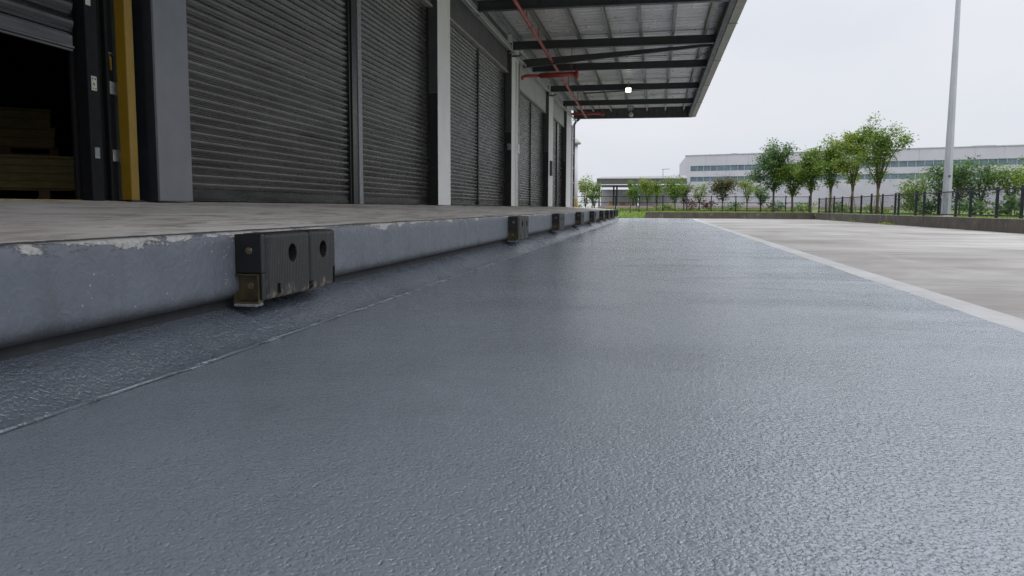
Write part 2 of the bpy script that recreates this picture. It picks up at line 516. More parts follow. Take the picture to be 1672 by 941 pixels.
structure(m1.build('lawn', M['lawn']))

mb = MB()
def tuft(x, y, z, h):
    for _ in range(3):
        a = random.uniform(0, 6.28); w = .03; l = random.uniform(.02, .10)
        b = len(mb.v)
        mb.v += [(x - w * math.cos(a), y - w * math.sin(a), z - .02), (x + w * math.cos(a), y + w * math.sin(a), z - .02), (x + l * math.sin(a), y + l * math.cos(a), z + h)]
        mb.face((b, b + 1, b + 2))
for _ in range(4200):
    x = random.uniform(-9, 12); y = 65.5 + random.random() ** 1.6 * 16
    tuft(x, y, lawn_z(x, y), random.uniform(.05, .16))
for _ in range(1800):
    x = random.uniform(12.6, 16); y = random.uniform(28, 68)
    tuft(x, y, lawn_z(x, y), random.uniform(.05, .15))
structure(mb.build('grass', M['leaf_bright'], fixn=False), 'stuff')
mb = grid(frange(-6, 40, 2), frange(84, 96, 2), lambda x, y: lawn_z(x, y) + .05 + .16 * smooth((y - 84) / 3))
structure(mb.build('soil', M['soil']))

# ------------------------------------------------------------------ loading dock
def rise(y): return (0, .0012 * y)
dock = thing('loading_dock', (0, 0, 0), 'long raised concrete loading dock with chipped blue grey painted lip', 'loading dock')
mb = MB()
mb.extrude_y([(-2.535, .636), (-2.58, .30), (-2.60, .1), (-5.6, .1), (-5.6, .8475), (-5.2, .8475), (-4.2, .772)], frange(-7, 51.4, .8), shear=lambda y: (0, .0012 * y * 0))
# the far apron keeps level with the lip as it rises
for i, v in enumerate(mb.v):
    if v[2] > .5 and v[0] > -4.9:
        f = (v[0] + 5.2) / 2.67
        mb.v[i] = (v[0], v[1], v[2] + .0012 * v[1] * f)
mb.build('slab', M['apron'], dock)
mb = MB()
ys = frange(-7, 51.4, .05)
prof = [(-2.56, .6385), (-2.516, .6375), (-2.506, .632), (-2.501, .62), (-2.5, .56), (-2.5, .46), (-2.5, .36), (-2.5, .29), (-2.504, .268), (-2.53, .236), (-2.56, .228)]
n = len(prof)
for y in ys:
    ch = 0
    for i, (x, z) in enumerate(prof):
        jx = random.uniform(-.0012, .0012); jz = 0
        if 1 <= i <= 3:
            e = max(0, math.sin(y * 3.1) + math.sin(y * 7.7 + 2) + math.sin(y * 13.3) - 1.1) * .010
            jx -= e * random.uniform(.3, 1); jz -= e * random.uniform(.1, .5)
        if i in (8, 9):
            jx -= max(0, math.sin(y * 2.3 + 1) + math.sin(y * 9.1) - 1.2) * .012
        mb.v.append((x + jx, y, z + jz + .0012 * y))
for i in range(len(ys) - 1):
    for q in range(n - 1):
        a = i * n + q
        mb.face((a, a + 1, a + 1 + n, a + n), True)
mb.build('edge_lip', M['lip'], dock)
mb = MB().box(-2.60, -2.575, -7, 51.3, .12, .235)
mb.build('joint_filler', M['lip_under'], dock)
mb = MB()
for y in frange(3.2, 6.5, .3)[:-1]:
    mb.box(-5.19, -5.13, y, y + .295, .8445, .8475 + .0035)
mb.build('threshold_line', M['yellow_line'], dock)

# ------------------------------------------------------------------ dock bumpers
def cut(obj, cutters):
    for c in cutters:
        md = obj.modifiers.new('cut', 'BOOLEAN'); md.operation = 'DIFFERENCE'; md.object = c; md.solver = 'EXACT'
    dg = bpy.context.evaluated_depsgraph_get(); dg.update()
    me = bpy.data.meshes.new_from_object(obj.evaluated_get(dg))
    obj.modifiers.clear()
    obj.data = me
    for c in cutters:
        bpy.data.objects.remove(c, do_unlink=True)

BY = [4.46, 13.6, 19.6, 25.4, 31.0, 36.5, 40.7, 44.6, 47.8, 50.4]
ordinal = ['second', 'third', 'fourth', 'fifth', 'sixth', 'seventh', 'eighth', 'ninth']
by0 = BY[0]; bz = .213 + .0012 * by0
bump = thing('dock_bumper', (-2.5, by0, bz), 'large worn two block rubber bumper below the first closed shutter, nearest to the camera', 'dock bumper', 'rubber bumpers along the dock edge')
for (y0, y1, hole, notch) in ((by0 + .03, by0 + .635, by0 + .375, [(by0 + .175, .105)]), (by0 + .648, by0 + 1.085, by0 + .86, [(by0 + .668, .075), (by0 + 1.05, .15)])):
    mb = MB(); z0, z1 = bz + .012, bz + .418
    mb.box(-2.496, -2.312, y0, y1, z0, z1)
    o = mb.build('rubber_block', M['rubber'], bump, bevel=.026, seg=4)
    cs = []
    c = MB(); c.tube([(-2.40, hole, bz + .285), (-2.20, hole, bz + .285)], .060, 24); cs.append(c.build('bore', M['rubber']))
    for (ny, nz) in notch:
        c = MB(); c.hexa([(-2.37, ny - .035, bz - .05), (-2.2, ny - .035, bz - .05), (-2.2, ny + .035, bz - .05), (-2.37, ny + .035, bz - .05),
                          (-2.37, ny - .02, bz + nz), (-2.2, ny - .02, bz + nz), (-2.2, ny + .02, bz + nz), (-2.37, ny + .02, bz + nz)]); cs.append(c.build('bore', M['rubber']))
    cut(o, cs)
    for p in o.data.polygons: p.use_smooth = False
mb = MB(); mb.box(-2.498, -2.325, by0 - .016, by0 + .032, bz + .178, bz + .414); mb.box(-2.342, -2.325, by0 - .014, by0 + .032, bz + .014, bz + .177)
mb.build('end_plate', M['black_steel'], bump, bevel=.006)
# open steel angle box under the end plate
mb = MB(); x0, x1, z0, z1, yy = -2.512, -2.345, bz - .004, bz + .174, by0 + .040
t = .008
mb.box(x0, x1, yy - .012, yy - .009, z0 + .01, z1 - .004)
mb.box(x0, x0 + t, yy - .062, yy - .012, z0, z1); mb.box(x1 - t, x1, yy - .062, yy - .012, z0, z1)
mb.box(x0 + t, x1 - t, yy - .062, yy - .012, z1 - t, z1); mb.box(x0 + t, x1 - t, yy - .062, yy - .012, z0, z0 + t)
mb.build('steel_pocket', M['brass'], bump)
mb = MB(); mb.box(-2.508, -2.36, by0 - .03, by0 + .06, bz - .024, bz - .007)
mb.build('base_plate', M['plate'], bump, bevel=.004)
for (x, z, y) in ((-2.405, bz + .315, by0 - .016), (-2.42, bz + .10, by0 + .027)):
    mb = MB(); mb.tube([(x, y, z), (x, y - .007, z)], .021, 20); mb.tube([(x, y - .007, z), (x, y - .018, z)], .013, 6, smooth=False)
    mb.build('bolt', M['bolt'], bump)
for i, y in enumerate(BY[1:]):
    c = copy_tree(bump)
    c.location = (-2.5, y, .213 + .0012 * y)
    c['label'] = ('last rubber bumper at the far corner of the dock edge' if i == len(BY) - 2 else f'{ordinal[i]} black rubber bumper counting along the dock edge from the large front one')
    c['group'] = 'rubber bumpers along the dock edge'
    if i > 5:
        for ch in c.children:
            pass

# ------------------------------------------------------------------ warehouse
XW, XC = -5.2, -4.95
wh = thing('warehouse', (0, 0, 0), 'long warehouse front with dark roller shutters, pale columns and deep steel canopy', 'warehouse')
ZC = 6.74                                    # canopy sheet level
colm = [(7.38, 7.97, 'A'), (17.97, 19.10, 'B'), (27.5, 28.9, 'C'), (37.25, 38.84, 'D'), (44.8, 47.1, 'E')]
ZF = .8465
for (y0, y1, k) in colm:
    mb = MB(); mb.box(XW - .25, XC, y0, y1, ZF, ZC - .05)
    c = mb.build('column', M['grey_paint'] if k == 'A' else M['white_paint'], wh, bevel=.012)
    g = MB(); top = 6.5 if k == 'A' else 3.4
    g.box(XW + .03, XC - .004, y0 - .012, y0 - .002, ZF, top)
    if k == 'A':
        g.box(XC - .10, XC - .004, y0 - .03, y0 - .012, ZF, top)
    g.build('guard_plate', M['navy_steel'] if k == 'A' else M['black_steel'], c)
    if k != 'A':
        g = MB(); g.box(XW + .03, XC - .004, y0 - .008, y0 - .002, top + .005, 6.4)
        g.build('upper_plate', M['beam'], c)

def curtain(y0, y1, z0, z1, gloss=False, parent=wh, dents=.0030, PITCH=.098):
    m = MB(); ys = frange(y0, y1, .4)
    zz = z1
    pr = [(0, -.012), (.05, -.012)], [(.05, -.010), (.10, -.002), (.16, .004), (.21, .004), (.26, .008), (.38, .018), (.52, .024), (.68, .026), (.82, .022), (.92, .010), (.97, -.004), (1.0, -.014)]
    ncount = int((z1 - z0) / PITCH)
    for s in range(ncount):
        zb = z1 - (s + 1) * PITCH
        tilt = random.uniform(-.0015, .0015)
        p1, p2, a1, a2 = random.uniform(0, 6.28), random.uniform(0, 6.28), random.uniform(.2, 1) * dents * .8, random.uniform(.1, .6) * dents * .5
        d0 = random.uniform(-.0015, .0015)
        off = [d0 + a1 * math.sin(y * 1.3 + p1) + a2 * math.sin(y * 3.4 + p2) for y in ys]
        for part in pr:
            b = len(m.v); n = len(part)
            for j, y in enumerate(ys):
                for (t, x) in part:
                    m.v.append((XW - .02 + x + off[j] * (1 if x > 0 else .3), y, zb + t * PITCH + off[j] * .5 + tilt * (j - 5) * .25))
            for j in range(len(ys) - 1):
                for q in range(n - 1):
                    a = b + j * n + q
                    m.face((a, a + 1, a + 1 + n, a + n), True)
    # a solid back keeps daylight out between the slats
    m.box(XW - .075, XW - .04, y0, y1, z0, z1)
    return m, z1 - ncount * PITCH

def shutter(y0, y1, z0, z1, gloss=False, pitch=.098, rails=(1, 1), label=None, chain=False):
    m, zb = curtain(y0 + .02, y1 - .02, z0 + .13, z1, gloss, PITCH=pitch)
    o = m.build('roller_shutter', M['shutter_gloss'] if gloss else M['shutter'], wh, fixn=False)
    if label: o['label'] = label
    b = MB(); b.box(XW - .035, XW - .002, y0 + .03, y1 - .03, z0 + .012, zb - .004); b.box(XW - .02, XW + .016, y0 + .03, y1 - .03, z0 + .035, z0 + .06)
    b.build('bottom_bar', M['shutter_gloss'], o, bevel=.004)
    if rails[0]:
        b = MB(); b.box(XW - .05, XW + .035, y0 - .05, y0 + .02, ZF, z1); b.build('guide_rail', M['black_steel'], o)
    if rails[1]:
        b = MB(); b.box(XW - .05, XW + .035, y1 - .02, y1 + .05, ZF, z1); b.build('guide_rail', M['black_steel'], o)
    if chain:
        b = MB(); b.tube([(XW + .05, y1 - .1, z0 + .08), (XW + .05, y1 - .1, z1 - .3)], .012, 6)
        b.tube([(XW + .01, y1 - .1, z0 + .08), (XW + .09, y1 - .1, z0 + .08)], .03, 8)
        b.build('pull_chain', M['beam'], o)
    return o
shutter(7.99, 13.12, ZF, 5.3, rails=(0, 1))
mb = MB(); mb.box(XW - .1, XW + .06, 13.175, 13.42, ZF, 5.35); p = mb.build('door_post', M['black_steel'], wh)
mb = MB(); mb.box(XW - .1, XW + .075, 13.425, 13.60, ZF, 5.35); mb.build('edge_strip', M['plate'], p, bevel=.005)
shutter(13.62, 17.93, ZF, 5.3, rails=(0, 1))
shutter(19.12, 23.2, ZF, 5.4, rails=(0, 0), chain=True)
mb = MB(); mb.box(XW - .05, XW + .03, 23.205, 23.29, ZF, 5.4); mb.build('door_post', M['beam'], wh)
shutter(23.3, 27.42, ZF, 5.4, rails=(0, 1))
shutter(28.92, 33.2, ZF, 5.15, rails=(0, 0), chain=True)
mb = MB(); mb.box(XW - .05, XW + .03, 33.205, 33.29, ZF, 5.15); mb.build('door_post', M['beam'], wh)
shutter(33.3, 37.17, ZF, 5.15, rails=(0, 1))
shutter(38.86, 42.1, ZF, 5.25, rails=(0, 0))
mb = MB(); mb.box(XW - .1, XW + .05, 42.15, 42.75, ZF, 5.25); mb.build('door_post', M['black_steel'], wh)
shutter(42.8, 44.75, ZF, 5.25, rails=(0, 1))
# half-open shutter at the first bay
o = shutter(-1.2, 6.58, 2.17, 5.3, gloss=True, pitch=.165, rails=(0, 0), label='glossy black roller shutter rolled half way up')

# header walls
for (y0, y1, z0, mat) in ((-6, 7.38, 5.3, 'dark_cladding'), (7.97, 17.97, 5.3, 'dark_cladding'), (19.1, 27.5, 5.4, 'dark_cladding'), (28.9, 37.25, 5.15, 'light_cladding'), (38.84, 44.8, 5.25, 'light_cladding'), (47.1, 50, .85, 'light_cladding')):
    mb = MB(); mb.box(XW - .22, XW + (.10 if y0 < 45 else .02), y0, y1, z0 + (.06 if y0 < 45 else 0), ZC - .1)
    w = mb.build('header_wall' if y0 < 45 else 'end_wall', M[mat], wh)
    if y0 < 45:
        mb = MB(); mb.box(XW - .2, XW + .135, y0 + .003, y1 - .003, z0, z0 + .057)
        mb.build('lintel_trim', M['trim'], w, bevel=.005)
# body of the building behind the front
mb = MB(); mb.box(-30, XW - .3, 18.5, 50.2, .0, 8.2); mb.build('rear_block', M['light_cladding'], wh)
mb = MB(); mb.box(-30, XW - .3, 9.0, 18.4, 6.0, 8.2); mb.build('roof_block', M['light_cladding'], wh)

# ledge channel and conduit along the front
mb = MB(); mb.box(XW + .105, -4.965, 7.98, 17.96, 6.15, 6.32)
for a, b_ in ((19.11, 27.49), (28.91, 37.24), (38.85, 44.79)):
    mb.box(XW + .105, -4.965, a, b_, 6.15, 6.32)
mb.build('ledge_channel', M['light_cladding'], wh, bevel=.01)
mb = MB(); mb.tube([(-4.86, -4, 6.05), (-4.86, 49.6, 6.05)], .045, 8)
for y in frange(6, 48, 5.2): mb.box(-4.955, -4.80, y, y + .05, 5.96, 6.0)
mb.build('conduit', M['galv'], wh)
for (y0, _, k) in colm[2:4]:
    mb = MB(); mb.tube([(-4.94, y0 - .03, 5.95), (-4.70, y0 - .03, 5.95), (-4.66, y0 - .03, 6.0), (-4.66, y0 + .3, 6.02)], .03, 8); mb.build('conduit_elbow', M['beam'], wh)

# switch boxes and handles on the far columns
mb = MB(); mb.box(XC + .002, XC + .09, 28.35, 28.62, 2.72, 3.05); mb.build('switch_box', M['white_paint'], wh, bevel=.01)
mb = MB(); mb.box(XC - .14, XC - .02, 27.42, 27.485, 2.78, 3.0); mb.build('switch_box', M['plate'], wh, bevel=.01)
mb = MB(); mb.box(XC + .002, XC + .10, 37.7, 38.0, 2.3, 3.0); mb.build('switch_box', M['beam'], wh, bevel=.01)
for yy in (28.2, 28.75):
    mb = MB(); mb.tube([(XC + .04, yy, .86), (XC + .04, yy, 5.9)], .022, 8)
    for z in (1.4, 2.4, 3.4, 4.4): mb.box(XC + .001, XC + .03, yy - .05, yy + .05, z, z + .03)
    mb.build('conduit', M['galv'] if yy > 28.5 else M['white_paint'], wh)
mb = MB(); mb.tube([(-5.08, 50.12, .3), (-5.08, 50.12, 5.9), (-4.95, 49.9, 6.1), (-4.7, 49.2, 6.15)], .075, 10); mb.build('downpipe', M['beam'], wh)
mb = MB(); mb.tube([(-5.10, 49.3, .87), (-5.10, 49.3, 5.8)], .06, 10)
for z in (1.4, 2.3, 3.2, 4.1, 5.0): mb.box(-5.17, -5.0, 49.2, 49.4, z, z + .05)
mb.build('downpipe', M['white_paint'], wh)

# open first bay: frame, dark recess and interior
mb = MB(); mb.box(XW - .06, XW + .06, 6.64, 6.80, ZF, 5.3); mb.box(XW - .10, XW - .065, 6.60, 6.82, ZF, 5.3)
fr = mb.build('door_frame', M['matte_black'], wh, bevel=.006)
mb = MB(); mb.box(XW - .10, XW - .02, 6.825, 6.93, ZF, 5.3); mb.box(XW - .02, XW + .03, 6.945, 6.985, ZF, 5.3)
mb.build('door_frame', M['matte_black'], wh, bevel=.006)
mb = MB(); mb.box(XW - .235, XW - .21, 7.02, 7.37, ZF, 5.3); mb.build('recess_panel', M['interior'], wh)
for (y0, y1, z0, z1, x) in ((6.995, 7.17, 1.88, 2.0, -5.25), (7.0, 7.18, 1.235, 1.345, -5.25)):
    mb = MB(); mb.box(x, x + .02, y0, y1, z0, z1); mb.build('bracket_plate', M['pale_plate'], wh)
mb = MB(); mb.box(-5.25, -5.22, 6.99, 7.17, 2.26, 2.275); mb.build('frame_rung', M['plate'], wh)
mb = MB(); mb.tube([(-5.21, 7.01, 1.95), (-5.21, 7.005, 2.18), (-5.20, 7.01, 2.25), (-5.19, 7.03, 2.22), (-5.19, 7.035, 2.1)], .011, 8); mb.build('hook', M['yellow'], wh)
mb = MB(); mb.box(XW + .061, XW + .064, 6.685, 6.755, 1.86, 1.99); st = mb.build('sticker', M['sticker'], wh)
mb = MB()
for (y, z, w, h) in ((6.695, 1.96, .014, .016), (6.728, 1.958, .016, .018), (6.70, 1.915, .022, .012), (6.715, 1.905, .012, .014), (6.698, 1.875, .012, .010), (6.73, 1.872, .015, .012)):
    mb.box(XW + .0642, XW + .0655, y, y + w, z, z + h)
mb.build('print', M['ink'], st)
mb = MB(); mb.box(XW + .061, XW + .064, 6.69, 6.755, 1.24, 1.34); mb.build('sticker', M['plate'], wh)
mb = MB(); mb.box(XW + .061, XW + .064, 6.655, 6.72, 2.62, 2.84); mb.build('sticker', M['sticker'], wh)
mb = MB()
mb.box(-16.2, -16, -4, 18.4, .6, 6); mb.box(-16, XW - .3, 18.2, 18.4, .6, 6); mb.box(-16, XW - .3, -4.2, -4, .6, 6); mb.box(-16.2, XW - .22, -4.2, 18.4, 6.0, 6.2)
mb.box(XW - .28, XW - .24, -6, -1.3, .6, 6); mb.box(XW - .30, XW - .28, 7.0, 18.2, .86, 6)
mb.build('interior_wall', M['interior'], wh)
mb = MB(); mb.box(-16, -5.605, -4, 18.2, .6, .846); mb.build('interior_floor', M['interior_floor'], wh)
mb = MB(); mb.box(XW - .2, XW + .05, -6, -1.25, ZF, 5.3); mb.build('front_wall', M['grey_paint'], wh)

# canopy (one part, its steelwork as sub-parts)
mb = MB(); P2 = .40
ys = []
y = -6.0
while y < 48.8:
    ys += [(y, 0), (y + .22, 0), (y + .25, -.06), (y + .37, -.06)]
    y += P2
b = 0
zs = lambda x, dz: ZC + .035 * (x + 5.2) / 7.4 * 3 + dz
for (yy, dz) in ys:
    mb.v += [(-5.2, yy, zs(-5.2, dz)), (2.12, yy, zs(2.12, dz)), (2.12, yy, zs(2.12, dz) + .05), (-5.2, yy, zs(-5.2, dz) + .05)]
for i in range(len(ys) - 1):
    a = 4 * i
    mb.face((a, a + 1, a + 5, a + 4)); mb.face((a + 2, a + 3, a + 7, a + 6))
can = mb.build('canopy', M['roof'], wh, fixn=False)
beams = [(-4.9, 0), (.6, 0), (6.1, 0), (11.6, 0), (17.0, 0), (22.2, 0), (27.7, 0), (32.2, 0), (37.8, 0), (43.1, 0)]
for (yb, _) in beams:
    mb = MB(); xl, xr = -4.96, 1.95
    z0l, z0r, zt = 6.2, 6.22, 6.47
    h = .09
    # I-section rafter
    for (w, a0, a1) in ((h, 0, .028), (.012, .028, None), (h, None, 0)):
        pass
    def pl(w, zl0, zl1, zr0, zr1):
        mb.hexa([(xl, yb - w, zl0), (xr, yb - w, zr0), (xr, yb + w, zr0), (xl, yb + w, zl0), (xl, yb - w, zl1), (xr, yb - w, zr1), (xr, yb + w, zr1), (xl, yb + w, zl1)])
    pl(.09, z0l, z0l + .025, z0r, z0r + .025); pl(.02, z0l + .026, zt - .021, z0r + .026, zt - .001); pl(.09, zt - .02, zt, zt, zt + .02)
    for x in (-3.2, -1.2, .7): mb.box(x, x + .02, yb - .085, yb + .085, z0l + .036, zt - .025)
    mb.build('rafter', M['beam'], can)
mb = MB(); mb.hexa([(-4.96, 29.9, 5.98), (1.95, 29.1, 6.42), (1.95, 29.22, 6.42), (-4.96, 30.02, 5.98), (-4.96, 29.9, 6.27), (1.95, 29.1, 6.50), (1.95, 29.22, 6.50), (-4.96, 30.02, 6.27)])
mb.build('tie_beam', M['beam'], can)
mb = MB(); mb.tube([(-3.5, 39.2, 6.3), (1.7, 38.8, 6.45)], .03, 6); mb.build('tie_rod', M['beam'], can)
for x in (-4.75, -3.75, -2.7, -1.65, -.6, .45, 1.5):
    mb = MB()
    zb = 6.512 + .03 * (x + 5.2) / 7.4 * 1
    mb.box(x - .045, x + .045, -6, 48.7, zb, zb + .02); mb.box(x - .035, x - .028, -6, 48.7, zb + .021, zs(x, -.064)); mb.box(x - .027, x + .035, -6, 48.7, zs(x, -.082), zs(x, -.064))
    mb.build('purlin', M['purlin'] if x > -4.5 else M['galv'], can)
mb = MB(); mb.hexa([(1.97, -6, 6.13), (2.22, -6, 6.16), (2.22, 48.9, 6.16), (1.97, 48.9, 6.13), (1.97, -6, 7.05), (2.22, -6, 7.05), (2.22, 48.9, 7.05), (1.97, 48.9, 7.05)])
for y in frange(-5, 48, 6): mb.box(1.93, 2.235, y, y + .03, 6.115, 6.13)
mb.build('edge_fascia', M['fascia'], can)
mb = MB(); mb.box(1.80, 1.965, -6, 48.75, 6.16, 6.5); mb.build('edge_beam', M['beam'], can)
mb = MB()
y0 = 48.82
xs = frange(-5.0, 1.96, .09)
for i, x in enumerate(xs): mb.v += [(x, y0 + (.03 if i % 4 < 2 else 0), 6.20), (x, y0 + (.03 if i % 4 < 2 else 0), 7.0), (x, y0 + .06, 7.0), (x, y0 + .06, 6.20)]
for i in range(len(xs) - 1):
    a = 4 * i
    for q in range(4): mb.face((a + q, a + (q + 1) % 4, a + 4 + (q + 1) % 4, a + 4 + q))
mb.box(-5.0, 1.96, y0 - .03, y0 + .08, 6.13, 6.19)
mb.build('end_panel', M['endsheet'], can, fixn=False)

# ------------------------------------------------------------------ pipes and lamps under the canopy
def rp(y): t = (y - 21.1) / 26.9; return (-3.71 - .45 * t, y, 6.14)
sp = thing('sprinkler_pipe', (-3.7, 20, 6.14), 'long thin red pipe running under the canopy on red hanger rods', 'pipe')
mb = MB(); mb.tube([rp(-4), rp(48.2)], .055, 10); mb.build('pipe', M['red'], sp)
for y in frange(2, 47, 2.6):
    q = rp(y); mb = MB(); mb.tube([(q[0], y, q[2] + .05), (q[0], y, 6.74)], .018, 6); mb.lathe((q[0], y, q[2] - .075), [(.0, 0), (.03, 0), (.03, .03), (0.0, .03)], 8)
    mb.build('hanger_rod', M['red'], sp)
for y in frange(24, 46, 5.5):
    q = rp(y); mb = MB(); mb.tube([(q[0], y - .09, q[2]), (q[0], y + .09, q[2])], .066, 10); mb.build('coupling', M['red'], sp)
hp = thing('branch_pipe', (-5.0, 30.4, 5.76), 'thick bright red pipe sticking out level from the third column', 'pipe')
mb = MB(); mb.tube([(-5.08, 30.4, 5.62), (-5.06, 30.4, 5.70), (-4.98, 30.4, 5.75), (-4.4, 30.4, 5.755)], .06, 10); mb.tube([(-4.4, 30.4, 5.755), (-3.05, 30.4, 5.78)], .095, 12); mb.build('pipe', M['red'], hp)
mb = MB(); mb.tube([(-3.05, 30.4, 5.78), (-2.95, 30.4, 5.785)], .135, 14); mb.tube([(-3.0, 30.4, 5.6), (-3.0, 30.4, 5.9)], .045, 8); mb.build('end_flange', M['red'], hp)
mb = MB(); mb.tube([(-3.2, 30.4, 5.87), (-3.2, 30.4, 6.72)], .014, 6); mb.build('hanger_rod', M['red'], hp)
hp = thing('cross_pipe', (-4.4, 46.8, 5.9), 'dark red short pipe crossing below the end sheet of the canopy', 'pipe')
mb = MB(); mb.tube([(-4.94, 46.8, 6.2), (-3.1, 46.8, 6.2)], .06, 10); mb.build('pipe', M['red'], hp)
mb = MB(); mb.tube([(-3.1, 46.8, 6.1), (-3.1, 46.8, 6.3)], .08, 10); mb.tube([(-3.15, 46.8, 6.26), (-3.35, 46.8, 6.72)], .02, 6); mb.build('end_fitting', M['red'], hp)

def floodlight(y, x, z, lit, label):
    t = thing('floodlight', (x, y, z), label, 'floodlight', 'floodlights under the canopy')
    mb = MB(); mb.hexa([(x - .16, y - .12, z - .13), (x + .16, y - .12, z - .13), (x + .13, y + .08, z - .09), (x - .13, y + .08, z - .09), (x - .16, y - .06, z + .13), (x + .16, y - .06, z + .13), (x + .13, y + .10, z + .09), (x - .13, y + .10, z + .09)])
    mb.build('housing', M['lamp_body'], t, bevel=.012)
    mb = MB(); mb.hexa([(x - .115, y - .135, z - .095), (x + .115, y - .135, z - .095), (x + .115, y - .122, z - .095), (x - .115, y - .122, z - .095), (x - .115, y - .078, z + .095), (x + .115, y - .078, z + .095), (x + .115, y - .066, z + .095), (x - .115, y - .066, z + .095)])
    mb.build('lens', M['lit'] if lit else M['off_lens'], t)
    mb = MB(); mb.tube([(x, y + .02, z + .12), (x, y + .02, 6.51)], .022, 8); mb.box(x - .06, x + .06, y - .03, y + .07, 6.50, 6.515); mb.build('stem', M['galv'], t)
floodlight(21.6, -1.28, 6.33, True, 'lit floodlight below the nearest visible rafter, at the top edge of the photo')
floodlight(37.55, -1.33, 6.16, True, 'lit square white floodlight glowing midway along the canopy')
floodlight(43.9, -1.42, 6.13, False, 'unlit pale floodlight hanging in front of the dark end sheet')
t = thing('warning_beacon', (-1.5, 46.5, 5.9), 'small round pale lamp hanging behind the unlit floodlight', 'lamp')
mb = MB(); mb.lathe((-1.47, 46.5, 6.08), [(0, -.14), (.09, -.11), (.13, -.02), (.12, .06), (.04, .12), (0, .13)], 14); mb.build('globe', M['off_lens'], t)
mb = MB(); mb.tube([(-1.47, 46.5, 6.2), (-1.47, 46.5, 6.55)], .02, 8); mb.build('stem', M['galv'], t)

# ------------------------------------------------------------------ yellow guard post, pallets and crates in the open bay
t = thing('guard_post', (-5.05, 7.2, .847), 'tall yellow painted steel guard post beside the open dark doorway', 'guard post')
mb = MB(); mb.box(-5.17, -5.05, 7.08, 7.20, .85, 5.2); mb.build('post', M['yellow'], t, bevel=.012, seg=3)
mb = MB(); mb.box(-5.195, -5.03, 7.045, 7.235, .8478, .8565); mb.build('foot_plate', M['black_steel'], t)

def frame2(cx, cy, ang):
    u = (math.cos(ang), math.sin(ang)); w = (-math.sin(ang), math.cos(ang)); return (cx, cy), u, w
def pallet(cx, cy, z, ang, L, W, label, H=.15):
    o, u, w = frame2(cx, cy, ang)
    t = thing('wooden_pallet', (cx, cy, z), label, 'pallet', 'pallets inside the open bay')
    mb = MB()
    k = 6
    for i in range(k):
        a = -W / 2 + i * (W - .1) / (k - 1)
        mb.obox(o, u, w, (-L / 2, L / 2), (a, a + .1), z + H - .025, z + H - .002)
    mb.build('deck', M['timber_old'], t)
    for q in (-1, 0, 1):
        mb = MB()
        for r_ in (-L / 2 + .001, -.06, L / 2 - .121):
            mb.obox(o, u, w, (r_, r_ + .12), (q * (W / 2 - .07) - .05, q * (W / 2 - .07) + .05), z + .022, z + H - .026)
        mb.obox(o, u, w, (-L / 2, L / 2), (q * (W / 2 - .07) - .05, q * (W / 2 - .07) + .05), z + .001, z + .021)
        mb.build('bearer', M['timber_old'], t)
def crate(cx, cy, z, ang, L, W, H, rows, label, over=.02):
    o, u, w = frame2(cx, cy, ang)
    t = thing('wooden_crate', (cx, cy, z), label, 'crate', 'wooden crates inside the open bay')
    mb = MB(); mb.obox(o, u, w, (-L / 2 + .03, L / 2 - .03), (-W / 2 + .03, W / 2 - .03), z + .002, z + H - .03)
    mb.build('body', M['timber_old'], t)
    mb = MB(); hh = (H - .03) / rows
    for i in range(rows):
        a = z + .004 + i * hh; j = random.uniform(-.008, .008)
        for s in (-1, 1):
            lo, hi = sorted((s * W / 2, s * (W / 2 - .028)))
            mb.obox(o, u, w, (-L / 2 + j, L / 2 + j), (lo, hi), a, a + hh - .012)
            lo, hi = sorted((s * (L / 2 - .001), s * (L / 2 - .028)))
            mb.obox(o, u, w, (lo, hi), (-W / 2 + .03, W / 2 - .03), a, a + hh - .012)
    mb.build('side_boards', M['timber'], t)
    mb = MB(); mb.obox(o, u, w, (-L / 2 - over, L / 2 + over), (-W / 2 - over, W / 2 + over), z + H - .028, z + H); mb.build('lid', M['timber'], t)
    if rows > 2:
        mb = MB()
        for q in (-.38, .38):
            for s in (-1, 1):
                mb.obox(o, u, w, (q * L - .02, q * L + .02), sorted((s * (W / 2 + .001), s * (W / 2 + .006))), z + .005, z + H - .03)
        mb.build('strap', M['plate'], t)
ang = R(42)
pallet(-7.72, 9.05, .8465, ang, 1.34, .95, 'low pallet under the wide flat crate behind the doorway', H=.16)
crate(-7.72, 9.05, 1.007, ang, 1.28, .92, .40, 4, 'wide flat crate of four board courses on the low pallet')
a2 = R(40)
pallet(-9.40, 10.35, .8465, a2, 1.3, 1.0, 'pallet at the foot of the tall crate pile at the back')
crate(-9.40, 10.35, .997, a2, 1.26, .96, .52, 3, 'bottom crate of the tall pile behind the wide flat crate')
pallet(-9.40, 10.35, 1.518, a2, 1.32, 1.0, 'upper pallet between the crates of the tall pile', H=.12)
crate(-9.40, 10.35, 1.638, a2, 1.24, .96, .28, 2, 'middle crate of the tall pile, resting on the upper pallet')
crate(-9.42, 10.35, 1.92, a2, 1.18, .92, .26, 2, 'topmost crate of the tall pile at the back of the bay')
crate(-8.1, 7.2, .8465, R(44), .9, .8, .44, 3, 'dark crate on the floor at the left edge of the photo')

